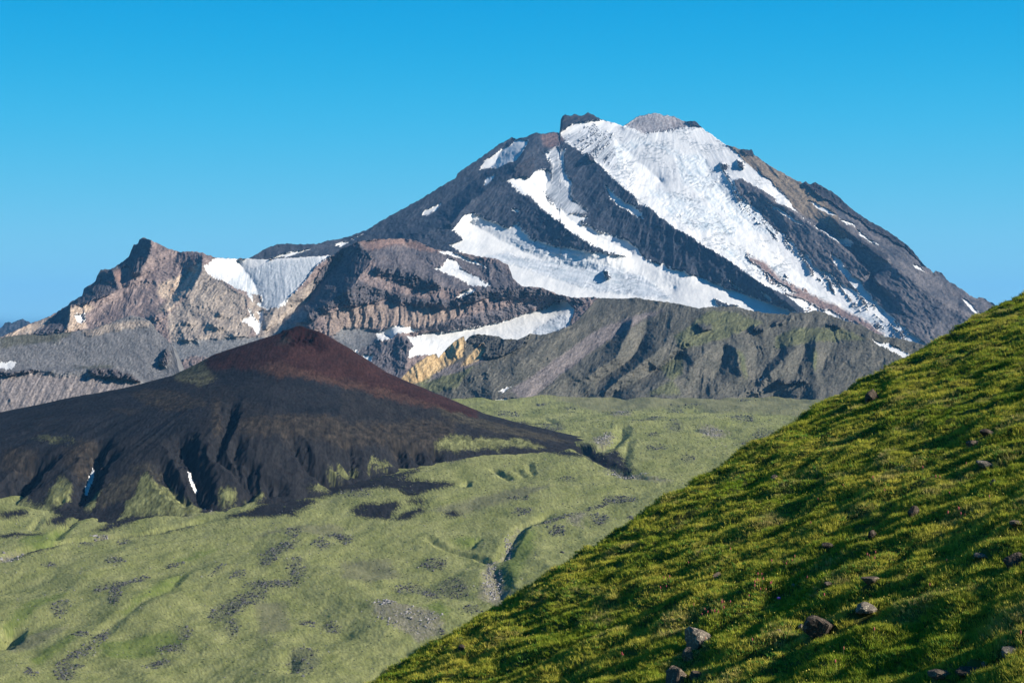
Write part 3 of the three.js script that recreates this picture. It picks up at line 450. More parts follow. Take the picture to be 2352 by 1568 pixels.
mat('moor', [0.062, 0.063, 0.053], [0.152, 0.140, 0.113], { s: 20, dir: 130 * R, el: 2, rough: 0.62 });
mat('yellow_rock', [0.38, 0.25, 0.115], [0.62, 0.44, 0.23], { s: 7, dir: 100 * R, el: 4, rough: 0.55, gully: 1 });
mat('pink_scree', [0.115, 0.102, 0.100], [0.225, 0.192, 0.180], { s: 10, dir: 140 * R, el: 3, rough: 0.6 });
mat('green_slope', [0.068, 0.078, 0.042], [0.155, 0.155, 0.082], { s: 14, dir: 140 * R, el: 3, rough: 0.7 });
mat('moor_rock', [0.045, 0.046, 0.045], [0.10, 0.096, 0.085], { s: 8, rough: 1.7 });
{ // foothill in front of the rim
  const top = [880, 930, ...on('C', [410, 772, 430, 745, 520, 660, 600, 612, 655, 595, 668, 632, 700, 590, 780, 512, 845, 478, 852, 520, 880, 482, 930, 462, 1000, 468, 1080, 480, 1120, 498, 1220, 502, 1300, 462, 1370, 470, 1450, 452, 1540, 422]), 1320, 742, 1345, 715, 1372, 684,
    ...on('C', [1950, 218, 2030, 213, 2150, 232, 2340, 256]), ...on('D', [100, 285, 210, 275, 350, 272, 450, 295, 560, 318, 730, 330, 745, 314, 780, 318, 850, 316, 910, 300, 980, 315, 1100, 365, 1205, 398, 1220, 390, 1320, 450, 1400, 485, 1480, 490, 1600, 520, 1680, 545]), 2260, 830];
  face({
    x0: 880, x1: 2260, top, bottom: [880, 985, 1100, 975, 1500, 965, 2260, 990], d0: 4640, v0: 912, slope: 24, base: 'moor', jag: 0.8, gain: 0.75, flow: (u) => (136 - 44 * step(1500, 1700, u)) * R,
    lines: [
      [on('C', [1560, 430, 1700, 390, 1850, 330, 2100, 270]), 40, 60, 40],
      [on('C', [1750, 220, 1950, 216, 2150, 232, 2340, 256]), 160, 40, 0],
      [on('C', [1560, 440, 1400, 520, 1250, 640, 1100, 760, 900, 850]), -40, -70, -30],
      [on('C', [2010, 370, 1940, 510, 1890, 630, 1730, 730, 1560, 810]), -40, -80, -10],
      [on('C', [1930, 400, 1830, 540, 1700, 620, 1540, 690]), 50, 60, 20],
      [on('C', [2120, 350, 2090, 480, 2000, 630, 1890, 710, 1760, 800]), 50, 70, 20],
      [on('C', [2352, 330, 2230, 540, 2090, 650, 1940, 750, 1820, 860]), -40, -100, -40],
      [on('C', [2352, 600, 2160, 720, 1960, 820, 1850, 890]), 40, 60, 20],
      [on('C', [2352, 700, 2200, 790, 2000, 890]), -20, -40, 0],
      [on('D', [200, 320, 60, 440, -40, 560, -180, 700]), -60, -80, -20],
      [on('D', [210, 560, 100, 640, 0, 780]), -50, -60, -20],
      [on('D', [300, 570, 270, 660, 230, 760, 60, 860]), 40, 40, 10],
      [on('D', [370, 560, 385, 680, 440, 790]), -50, -60, -10],
      [on('D', [520, 560, 515, 620, 490, 760]), 40, 45, 20],
      [on('D', [790, 550, 650, 690, 545, 800]), -40, -60, -20],
      [on('D', [690, 580, 600, 640, 540, 770]), 40, 30, 20],
      [on('D', [850, 540, 800, 700, 780, 780]), 20, 30, 10],
      [on('D', [930, 510, 900, 640, 920, 770]), -30, -40, -10],
      [on('D', [1060, 510, 980, 640, 960, 780]), 30, 30, 10],
      [on('D', [1250, 500, 1150, 650, 1060, 800]), -10, -10, 0],
      [on('C', [720, 580, 690, 640, 665, 710]), 50, 40, 10], [on('C', [600, 620, 520, 740]), -20, -20], [on('C', [845, 480, 780, 600]), -10, -30],
    ],
    bumps: [[...on('D', [170, 420]), 20, 9, 28], [...on('D', [520, 425]), 14, 8, 26], [...on('D', [400, 425]), 12, 8, 22], [...on('D', [640, 390]), 20, 7, 24], [...on('D', [750, 345]), 12, 7, 20], [...on('D', [1050, 400]), 24, 8, 26], [...on('D', [790, 430]), 12, 6, 18], [...on('D', [700, 790]), 12, 6, 18], [...on('D', [830, 790]), 14, 6, 18], [...on('C', [930, 470]), 10, 7, 18], [...on('C', [920, 760]), 20, 16, 24], [...on('C', [1020, 740]), 12, 18, 26], [...on('D', [490, 860]), 34, 12, 30], [...on('D', [30, 520]), 24, 10, 26]],
    relief(u, v, r, m) { let d = erode(u, v, r, (u < 1500 ? 136 : 136 - 44 * step(1500, 1700, u)) * R, 2.7, 24, 12, 5.5, 14) + step(845, 930, v) * (150 * noise(u / 170, 3.7) + 50 * noise(u / 60, 9.1)); if (m.gully) d -= 8 * ridged((u - v * 0.3) / 13, v / 60, 2); return d; },
    paint: [
      [on('C', [1150, 860, 1300, 760, 1500, 620, 1680, 490, 1850, 390, 2000, 340, 2250, 290, 2000, 410, 1760, 560, 1580, 700, 1420, 810, 1300, 920]), 'pink_scree'],
      [on('C', [520, 800, 700, 700, 950, 650, 900, 700, 800, 830, 560, 900]), 'green_slope'],
      [on('D', [180, 300, 400, 320, 560, 390, 300, 490, 0, 570, -60, 480, 60, 400]), 'green_slope'], [on('D', [760, 420, 1100, 420, 1260, 500, 900, 520, 640, 560, 640, 480]), 'green_slope'], [on('D', [370, 570, 420, 600, 450, 780, 400, 700]), 'green_slope'], [on('D', [900, 540, 930, 600, 930, 720, 890, 680]), 'green_slope'],
      [on('C', [2352, 600, 2200, 700, 2352, 880, 2100, 880, 2352, 740]), 'green_slope'],
      [on('D', [100, 390, 200, 400, 200, 440, 110, 440]), 'moor_rock'], [on('D', [480, 410, 560, 420, 550, 445, 490, 445]), 'moor_rock'], [on('D', [620, 370, 700, 380, 690, 405, 610, 400]), 'moor_rock'], [on('D', [1000, 385, 1120, 400, 1110, 420, 1010, 410]), 'moor_rock'], [on('D', [660, 780, 730, 780, 870, 785, 870, 805, 670, 805]), 'moor_rock'],
      [on('C', [860, 510, 880, 480, 930, 460, 1000, 466, 1120, 496, 1230, 500, 1300, 460, 1240, 560, 1100, 620, 950, 640, 990, 560]), 'moor_rock'],
      [on('C', [650, 730, 800, 660, 960, 620, 1000, 640, 820, 720, 560, 800]), 'pink_scree'],
      [on('C', [400, 800, 420, 740, 520, 655, 600, 605, 660, 590, 668, 640, 700, 585, 780, 505, 848, 472, 850, 540, 830, 620, 780, 650, 760, 680, 700, 700, 560, 780, 480, 810]), 'yellow_rock'],
      [on('C', [815, 685, 900, 580, 970, 525, 992, 560, 950, 630, 880, 672]), 'yellow_rock'],
    ],
    bodies: [
      [on('D', [1295, 503, 1400, 528, 1500, 568, 1590, 610, 1620, 660, 1550, 632, 1450, 582, 1340, 537]), 'snow', 'snow_patch', 'narrow snow strip on the moor foothill beside the grassy hillside', 'snow patch'],
      [on('C', [1068, 855, 1110, 835, 1172, 828, 1120, 857]), 'snow', 'snow_patch', 'small snow patch on the scree at the foot of the foothill', 'snow patch'],
      [on('C', [850, 905, 930, 922, 1005, 935, 950, 955, 850, 930]), 'snow', 'snow_patch', 'flat snow patch at the edge of the green plain by the cinder cone', 'snow patch'],
      [on('C', [995, 935, 1060, 913, 1195, 905, 1170, 922, 1050, 940]), 'snow', 'snow_patch', 'thin snow patch where the scree meets the green plain', 'snow patch'],
      [on('D', [518, 785, 535, 762, 560, 750, 545, 775]), 'snow', 'snow_patch', 'tiny snow spot in a ravine of the moor foothill', 'snow patch'],
    ],
    main: ['foothill', structure('grey green moorland foothill with ravines and yellow rocks at its left end', 'hill')],
  });
}

// ───────────────────────── valley floor ─────────────────────────
const groundTable = [0, -330, 1000, -300, 1500, -287, 1800, -275, 2180, -252, 2600, -225, 3200, -219, 9000, -222];
const ground0 = (x, D) => table(groundTable, D) + 0.05 * clamp(x + 200, -400, 400) * step(4200, 2600, D) * step(900, 1700, D);
function hit(u, v, h, near = 700, far = 6000) {              // where a line of sight from the eye meets the ground h(x, D)
  const ex = (u - CX) / F, ey = (HZ - v) / F; let a = near;
  for (let D = near; D < far; D += 6) { if (D * ey < h(D * ex, D)) { let b = D; a = D - 6; for (let k = 0; k < 18; k++) { const m = (a + b) / 2; if (m * ey < h(m * ex, m)) b = m; else a = m; } return b; } }
  return far;
}
// cinder cone: profile by compass direction around its top
const CONE = { x: -369, d: 2800 };
const RB = [-180, 1000, -150, 770, -130, 620, -117, 590, -100, 640, -88, 620, -73, 480, -45, 395, -20, 450, 0, 500, 60, 560, 120, 700, 180, 1000];
const PR = [0, 0, 0.076, 16, 0.168, 43, 0.29, 84, 0.41, 111, 0.53, 137, 0.65, 164, 0.77, 183, 0.9, 199, 1, 211, 1.3, 240];
const PF = [0, 0, 0.06, 17, 0.15, 42, 0.3, 85, 0.45, 116, 0.6, 148, 0.75, 187, 0.9, 236, 1, 264, 1.3, 310];
const PL = [0, 0, 0.038, 16, 0.1, 35, 0.16, 54, 0.19, 69, 0.235, 90, 0.3, 107, 0.37, 122, 0.45, 137, 0.52, 150, 0.75, 195, 1, 255, 1.3, 320];
function cone0(x, D) {
  const dx = x - CONE.x, dz = D - CONE.d, r = Math.hypot(dx, dz), th = Math.atan2(dz, dx) / R;
  let rb = 0; for (let k = -2; k <= 2; k++) { let q = th + k * 6; if (q > 180) q -= 360; if (q < -180) q += 360; rb += table(RB, q) / 5; }
  const s = r / rb, wl = step(110, 175, Math.abs(th)), wr = th > 0 ? 1 - wl : step(-62, -12, th), wf = 1 - wl - wr;
  return -3 - (wl * table(PL, s) + wr * table(PR, s) + Math.max(0, wf) * table(PF, s));
}
const land0 = (x, D) => Math.max(ground0(x, D), cone0(x, D));
const plan = (pts, h, near) => { const o = []; for (let i = 0; i < pts.length; i += 2) { const D = hit(pts[i], pts[i + 1], h, near); o.push(D * (pts[i] - CX) / F, D); } return o; };
function carve(pts, width, depth) { const b = [1e9, 1e9, -1e9, -1e9]; for (let i = 0; i < pts.length; i += 2) { b[0] = Math.min(b[0], pts[i]); b[2] = Math.max(b[2], pts[i]); b[1] = Math.min(b[1], pts[i + 1]); b[3] = Math.max(b[3], pts[i + 1]); } let len = 0; for (let i = 2; i < pts.length; i += 2) len += Math.hypot(pts[i] - pts[i - 2], pts[i + 1] - pts[i - 1]); return { pts, width, depth, b, len }; }
function cut(list, x, D, wob) {
  let h = 0;
  for (const g of list) {
    const m = g.width * 1.4; if (x < g.b[0] - m || x > g.b[2] + m || D < g.b[1] - m || D > g.b[3] + m) continue;
    let best = 1e9, along = 0, run = 0;
    for (let i = 2; i < g.pts.length; i += 2) {
      const ax = g.pts[i - 2], ay = g.pts[i - 1], bx = g.pts[i] - ax, by = g.pts[i + 1] - ay, L = Math.hypot(bx, by) || 1, t = clamp(((x - ax) * bx + (D - ay) * by) / (L * L), 0, 1), d = Math.hypot(x - ax - bx * t, D - ay - by * t);
      if (d < best) { best = d; along = (run + t * L) / g.len; } run += L;
    }
    const w = g.width * (1 + 0.25 * wob), q = best / w;
    if (q < 1.4) { const s = Math.min(1, along * 6 + 0.1) * Math.min(1, (1 - along) * 5 + 0.35); h = Math.max(h, g.depth * s * (q < 1 ? (1 - q) ** 1.05 : 0)); }
  }
  return h;
}
mat('meadow', [0.172, 0.190, 0.058], [0.318, 0.312, 0.128], { s: 34, dir: -18 * R, el: 2, k: 1.3, grain: 0.42 });
mat('lush', [0.115, 0.155, 0.034], [0.220, 0.245, 0.075], { s: 20, k: 1.6, grain: 0.24 });
mat('dry_turf', [0.165, 0.165, 0.075], [0.235, 0.225, 0.120], { s: 20, k: 1.6, grain: 0.24 });
mat('stones', [0.075, 0.085, 0.050], [0.250, 0.250, 0.110], { s: 5, k: 2.2, grain: 0.6 });
mat('gravel', [0.170, 0.165, 0.080], [0.300, 0.265, 0.190], { s: 7, k: 2.2, grain: 0.5 });
mat('ash', [0.0125, 0.0132, 0.0160], [0.0300, 0.0290, 0.0300], { s: 20, k: 1.5 });
mat('ash_streak', [0.014, 0.0135, 0.015], [0.080, 0.070, 0.048], { s: 6, dir: 4 * R, el: 6, k: 1.6 });
mat('ash_blue', [0.0105, 0.0125, 0.0165], [0.0240, 0.0250, 0.0290], { s: 22, dir: 10 * R, el: 4 });
mat('red_ash', [0.022, 0.0112, 0.0117], [0.049, 0.0235, 0.0212], { s: 18, dir: 24 * R, el: 4, k: 1.7 });
mat('red_brown', [0.025, 0.0135, 0.0130], [0.080, 0.047, 0.036], { s: 9, dir: 20 * R, el: 5, k: 1.7 });
mat('tan_ash', [0.014, 0.0135, 0.014], [0.054, 0.045, 0.036], { s: 5, dir: 8 * R, el: 4, k: 2.2 });
mat('moss', [0.058, 0.064, 0.028], [0.225, 0.228, 0.095], { s: 9, dir: 10 * R, el: 2.5, k: 2.2 });
mat('moss_ash', [0.030, 0.030, 0.026], [0.125, 0.120, 0.068], { s: 8, dir: 6 * R, el: 3, k: 1.8 });
mat('dark_red_rock', [0.008, 0.0040, 0.0048], [0.026, 0.0100, 0.0098], { s: 5, k: 2 });

const rows = []; { let q = 1720; const qOf = (D) => HZ - F * ground0(-100, D) / D; for (let D = 900; D < 5600; D += 1) if (qOf(D) <= q) { rows.push(D); q = qOf(D) - 2.0; } rows.push(5800, 6400); }
const gcut = [
  [on('H', [1130, 900, 1080, 800, 1060, 720, 1050, 650]), 17, 7], [on('H', [1050, 650, 1120, 590, 1180, 500, 1220, 430, 1260, 380, 1330, 370, 1400, 330, 1470, 300]), 13, 6],
  [on('H', [1050, 650, 960, 590, 860, 560, 720, 525, 630, 490, 585, 462]), 10, 5], [on('H', [890, 520, 920, 480, 960, 460]), 8, 3],
  [on('C', [1600, 1215, 1700, 1262, 1760, 1320, 1850, 1350, 1940, 1390, 2000, 1440]), 20, 9], [on('C', [1940, 1090, 1930, 1160, 1880, 1220, 1760, 1250, 1700, 1262]), 20, 8], [on('C', [1990, 1160, 1960, 1260, 1940, 1390]), 14, 4], [on('H', [2000, 40, 2100, 66, 2200, 75]), 9, 4],
  [on('C', [1160, 1390, 1220, 1410, 1260, 1450]), 11, 3.5], [on('C', [1290, 1340, 1300, 1400, 1330, 1440]), 9, 3], [on('H', [1040, 0, 1120, 50, 1165, 70]), 10, 6], [on('H', [870, 80, 858, 125]), 9, 5],
  [on('G', [0, 660, 60, 610, 180, 570, 320, 540, 460, 500, 640, 475, 800, 455, 1000, 430, 1200, 390, 1420, 350]), 16, 6], [on('G', [390, 505, 380, 460, 430, 410, 500, 360]), 11, 5], [on('G', [280, 330, 240, 380, 210, 420]), 9, 3],
  [on('G', [1190, 830, 1200, 780, 1250, 740]), 10, 4], [on('G', [1200, 820, 1000, 940, 850, 1040, 700, 1120]), 16, 3.5], [on('G', [-60, 1240, 20, 1160, 100, 1080]), 18, 9], [on('G', [2000, 1280, 2010, 1360, 1990, 1440]), 10, 3], [on('H', [420, 1230, 500, 1290, 560, 1320]), 12, 4],
  [on('C', [1350, 1030, 1420, 1045, 1480, 1070]), 14, 4], [on('D', [40, 1110, 180, 1140, 320, 1130]), 16, 5], [on('D', [240, 1060, 290, 1070]), 9, 3], [on('H', [400, 175, 450, 190, 500, 195]), 6, 2.5],
].map(([p, w, d]) => carve(plan(p, ground0), w, d));
const qRow = (D) => HZ - F * ground0(-100, D) / D;
function groundH(x, D) {
  const u = CX + x * F / D, near = step(2300, 1400, D), far = step(2600, 3400, D);
  let h = ground0(x, D) + 9 * fbm(x / 420 + 3, D / 520, 3) * step(4600, 3600, D) + 6 * fbm(x / 110, D / 170, 3);
  h += near * 15 * fbm((x + D * 0.55) / 150, (D - x * 0.4) / 420 + 4, 3) + far * 8 * fbm(x / 160 + 7, D / 260, 3);
  h += 1.2 * ridged(x / 34, D / 46, 3) + 0.3 * noise(x / 7, D / 9) + 0.3 * noise(x / 2.4, D / 4) + 12 * fbm(x / 240 + 2, D / 420, 3) * step(3300, 4200, D);
  h -= cut(gcut, x, D, noise(x / 14, D / 14));
  return h;
}
const stoneSpots = [];                                       // where stones lie thick: [u, v, ru, rv, tilt, count, shade]
{
  const x0 = -160, x1 = 2520, st = 2.1, nx = Math.round((x1 - x0) / st) + 1, ny = rows.length;
  const P = new Float32Array(nx * ny * 3), U = new Float32Array(nx * ny), V = new Float32Array(nx * ny);
  const mm = new Map2(x0, 880, x1 + 4, 1740); mm.a.fill(matId('meadow'));
  const put = (p, m) => { const o = []; for (let i = 0; i < p.length; i += 2) { const D = hit(p[i], p[i + 1], ground0); o.push(p[i], qRow(D)); } mm.fill(o, matId(m)); };
  put(on('D', [0, 880, 1300, 900, 1100, 1060, 500, 1000, 200, 1000, 0, 940]), 'dry_turf'); put(on('C', [1400, 900, 2352, 880, 2352, 960, 1800, 1000]), 'dry_turf');
  for (const p of [['G', [850, 1040, 1000, 930, 1200, 840, 1280, 740, 1180, 740, 1000, 880, 840, 1010]], ['G', [0, 1080, 200, 920, 500, 850, 300, 960, 60, 1100]], ['G', [1160, 640, 1400, 560, 1560, 510, 1500, 550, 1300, 630]], ['G', [700, 1200, 1000, 1150, 1300, 1130, 1280, 1220, 900, 1300, 700, 1290]], ['G', [200, 1300, 420, 1160, 600, 1120, 400, 1250, 260, 1340]], ['H', [1120, 600, 1240, 430, 1340, 420, 1300, 620, 1160, 860, 1100, 740]], ['H', [780, 470, 930, 440, 940, 490, 850, 510]], ['H', [560, 960, 680, 900, 760, 1000, 700, 1060]], ['G', [100, 520, 380, 420, 480, 380, 440, 470, 300, 560]]]) put(on(...p), 'lush');
  for (const p of [['G', [1640, 480, 2040, 400, 2352, 380, 2352, 480, 2000, 440]], ['G', [1750, 900, 1950, 900, 2000, 1100, 1800, 1150]], ['H', [0, 620, 300, 600, 400, 700, 200, 780, 0, 760]], ['G', [0, 1180, 300, 1100, 500, 1060, 300, 1180, 60, 1260]], ['H', [600, 280, 1100, 150, 1500, 120, 1200, 220, 800, 300]]]) put(on(...p), 'dry_turf');
  // bare black ash, stony ground and gravel
  for (const p of [['G', [1500, 345, 1720, 290, 1900, 205, 2060, 200, 2170, 210, 2100, 280, 2060, 340, 1700, 345]], ['H', [70, 290, 160, 255, 400, 238, 405, 262, 350, 340, 160, 340]], ['H', [370, 340, 440, 290, 575, 250, 570, 290, 480, 340, 430, 350]], ['H', [450, 240, 480, 215, 590, 225, 560, 245]], ['H', [-784, 190, -300, 160, 0, 60, 370, 50, 600, -20, 560, 10, 420, 85, 760, 100, 800, 110, 700, 150, 600, 165, 580, 200, 480, 205, 400, 175, 250, 150, 0, 165, -200, 200]], ['H', [680, 310, 720, 285, 880, 290, 780, 325]], ['G', [310, 360, 420, 305, 490, 310, 480, 360, 400, 388]], ['G', [0, 450, 300, 440, 260, 470, 0, 485]], ['G', [100, 612, 250, 560, 420, 515, 440, 520, 260, 585, 130, 625]], ['G', [740, 465, 980, 430, 1280, 385, 1400, 370, 1250, 405, 980, 448]], ['G', [640, 415, 800, 340, 1000, 288, 1070, 290, 900, 350, 720, 412]], ['G', [580, 300, 760, 180, 960, 90, 980, 160, 860, 260, 640, 310]], ['G', [980, 250, 1080, 195, 1240, 220, 1040, 255]], ['C', [700, 1290, 820, 1255, 1060, 1260, 1100, 1275, 900, 1285]], ['C', [1300, 1225, 1620, 1260, 1720, 1320, 1600, 1310, 1400, 1260]], ['C', [1590, 1205, 1700, 1225, 1800, 1270, 1900, 1230, 1960, 1290, 2000, 1380, 1940, 1420, 1860, 1390, 1760, 1350, 1690, 1290]], ['C', [1180, 1068, 1480, 1075, 1500, 1090, 1200, 1088]], ['G', [0, 310, 160, 290, 170, 330, 20, 350]]]) put(on(...p), 'ash');
  for (const p of [['G', [0, 620, 120, 575, 180, 580, 60, 640, 0, 660]], ['G', [620, 478, 740, 440, 760, 460, 660, 485]], ['G', [1340, 300, 1390, 220, 1480, 240, 1500, 290, 1380, 310, 1260, 340]], ['H', [940, 880, 1000, 700, 990, 640, 1060, 640, 1100, 740, 1150, 860, 1120, 940, 1040, 930]], ['H', [1060, 640, 1130, 540, 1180, 470, 1230, 390, 1260, 380, 1230, 450, 1160, 580]], ['H', [1540, 330, 1640, 300, 1700, 310, 1640, 420]], ['H', [200, 960, 300, 920, 420, 960, 620, 990, 700, 1060, 700, 1130, 520, 1180, 400, 1100, 240, 1020]], ['C', [1740, 1160, 1860, 1130, 1880, 1190, 1800, 1240, 1720, 1210]], ['D', [90, 1120, 170, 1090, 310, 1130, 260, 1160, 170, 1160]], ['C', [1850, 1000, 1980, 990, 2000, 1030, 1860, 1040]], ['H', [1780, 0, 1900, 0, 2040, 40, 2200, 60, 2300, 110, 2200, 90, 1960, 40]]]) put(on(...p), 'gravel');
  // stones: [sheet, x, y, rx, ry, tilt, n]
  for (const [s, x, y, a, b, t, n] of [['G', 900, 800, 150, 28, -0.45, 260], ['G', 790, 890, 45, 90, 0.1, 240], ['G', 700, 850, 80, 20, -0.3, 60], ['G', 560, 1250, 150, 30, -0.4, 240], ['G', 440, 1390, 80, 80, 0, 200], ['G', 700, 1150, 70, 35, -0.5, 120], ['G', 560, 1140, 60, 25, 0, 90], ['G', 1880, 790, 200, 28, -0.05, 320], ['G', 1720, 880, 140, 60, -0.5, 320], ['G', 1560, 970, 150, 70, -0.5, 260], ['G', 2040, 690, 60, 70, -0.5, 180], ['G', 1920, 560, 150, 45, -0.35, 260], ['G', 2020, 450, 60, 40, 0, 90], ['G', 2210, 520, 60, 45, 0, 120], ['G', 1860, 650, 90, 30, -0.4, 130], ['G', 1500, 710, 70, 14, -0.6, 70], ['G', 1640, 735, 60, 20, -0.3, 80], ['G', 1190, 660, 70, 14, -0.2, 70], ['G', 800, 640, 70, 30, 0, 80], ['G', 420, 970, 70, 50, -0.5, 90], ['G', 330, 660, 60, 14, -0.1, 50], ['G', 600, 510, 60, 20, 0, 50], ['G', 850, 490, 50, 18, 0, 50], ['G', 1180, 1230, 110, 30, 0, 120], ['G', 1090, 1330, 100, 30, -0.2, 140], ['G', 1270, 1140, 60, 50, 0, 60], ['G', 1600, 1100, 60, 60, 0, 70], ['G', 2120, 1040, 60, 25, 0, 90], ['G', 2290, 1070, 60, 40, 0.3, 90], ['G', 2080, 1340, 120, 120, 0, 120], ['G', 2310, 460, 60, 20, 0, 110], ['G', 520, 1350, 60, 20, 0, 60], ['G', 210, 1420, 50, 30, 0, 60],
    ['H', 30, 480, 45, 40, 0, 110], ['H', 100, 170, 120, 18, 0, 60], ['H', 640, 640, 110, 40, 0, 180], ['H', 500, 810, 130, 50, 0, 160], ['H', 780, 800, 110, 70, 0.2, 220], ['H', 620, 850, 60, 60, 0, 90], ['H', 1250, 300, 70, 24, 0, 120], ['H', 1500, 350, 160, 16, -0.3, 180], ['H', 1480, 430, 60, 40, 0, 180], ['H', 1930, 210, 130, 26, 0, 260], ['H', 1780, 350, 60, 45, 0, 160], ['H', 1760, 260, 90, 14, -0.4, 100], ['H', 1990, 340, 25, 16, 0, 30], ['H', 1525, 590, 16, 10, 0, 18], ['H', 690, 1120, 25, 20, 0, 30], ['H', 900, 960, 80, 40, 0, 40], ['H', 1220, 210, 80, 12, 0, 50], ['H', 1560, 75, 60, 20, 0, 40], ['H', 120, 200, 90, 14, 0, 40],
    ['C', 1150, 1010, 80, 16, 0, 120], ['C', 1380, 945, 50, 10, 0, 60], ['C', 1560, 980, 60, 22, 0, 70], ['C', 1450, 1110, 90, 30, 0, 140], ['C', 2130, 1065, 120, 14, -0.1, 120], ['C', 2170, 1230, 80, 20, 0, 110], ['C', 2150, 1150, 50, 14, 0, 40], ['C', 2300, 980, 60, 30, 0, 70], ['C', 2300, 1100, 50, 40, 0, 60], ['C', 750, 1340, 110, 22, 0, 110], ['C', 1920, 1010, 90, 14, 0, 60], ['C', 1900, 1400, 90, 40, 0.4, 160],
    ['D', 60, 960, 70, 10, 0, 40], ['D', 410, 1045, 110, 20, 0.1, 110], ['D', 560, 1160, 80, 40, 0, 160], ['D', 480, 1195, 110, 20, 0, 90], ['D', 430, 925, 60, 10, 0, 50], ['D', 40, 1310, 50, 30, 0, 60], ['D', 520, 900, 80, 14, 0, 50]]) {
    const [u, v] = on(s, [x, y]); stoneSpots.push([u, v, a / 3, b / 3, t, n, 0]);
    const ring = []; for (let k = 0; k < 14; k++) { const w = k / 14 * 6.283, r = 0.75 + 0.35 * rnd(), cx = a / 3 * r * Math.cos(w), cy = b / 3 * r * Math.sin(w); ring.push(u + cx * Math.cos(t) - cy * Math.sin(t), v + cx * Math.sin(t) + cy * Math.cos(t)); }
    put(ring, 'stones');
  }
  for (const [s, x, y, a, b, n] of [['H', 1040, 760, 70, 130, 420], ['H', 1150, 540, 30, 80, 160], ['H', 480, 1060, 220, 80, 300], ['H', 300, 950, 80, 25, 120], ['C', 1810, 1180, 70, 50, 240], ['D', 200, 1130, 100, 26, 160], ['G', 70, 620, 90, 26, 120], ['G', 680, 460, 60, 14, 60], ['G', 1440, 265, 50, 30, 160], ['C', 1930, 1010, 60, 18, 80], ['H', 1960, 30, 140, 24, 160]]) stoneSpots.push([...on(s, [x, y]), a / 3, b / 3, 0, n, 1]);
  for (let j = 0; j < ny; j++) for (let i = 0; i < nx; i++) {
    const k = j * nx + i, D = rows[j], u = x0 + i * st, x = D * (u - CX) / F;
    U[k] = u; V[k] = qRow(D); P[k * 3] = x; P[k * 3 + 1] = groundH(x, D) - (j > ny - 3 ? 60 : 0); P[k * 3 + 2] = -D;
  }
  const tmp = [0, 0, 0];
  surface({ P, nx, ny, objects: [], main: ['valley_floor', structure('green valley floor with black ash flats, stones and stream gullies', 'valley')], cellObj(k) { const x = P[k * 3], D = -P[k * 3 + 2]; return cone0(x, D) > ground0(x, D) + 22 || V[k] > 1480 + (1600 - U[k]) * 0.61 ? -1 : 0; },
    colour(k, o, c) {
      const u = U[k], v = V[k], s = 0.55, wx = warpx(u * 0.8, v * 2) * 1.2, wy = warpy(u * 0.8, v * 2) * s; c[0] = c[1] = c[2] = 0;
      for (let q = 0; q < 3; q++) { const ja = Math.sin(u * 12.9898 + v * 78.233 + q * 3.1) * 43758.5453, jb = Math.sin(u * 39.3467 + v * 11.135 + q * 7.7) * 24634.6345, m = matList[mm.at(u + wx + 20 * (ja - Math.floor(ja) - 0.5), v + wy + 9 * (jb - Math.floor(jb) - 0.5))]; colourOf(m, u, v * 1.9, tmp); for (let i = 0; i < 3; i++) c[i] += tmp[i] / 3; }
      for (let i = 0; i < 3; i++) c[i] = Math.max(0.006, c[i]);
    } });
}
{ // the land goes on under and beyond everything that is modelled
  const g = new THREE.CircleGeometry(60000, 64); g.rotateX(-Math.PI / 2);
  const m = add(new THREE.Mesh(g, new THREE.MeshStandardMaterial({ color: new THREE.Color().setRGB(0.11, 0.12, 0.06), roughness: 1 })), 'ground', structure('wide green lowland lying below the valley', 'ground'));
  m.position.y = -420;
}
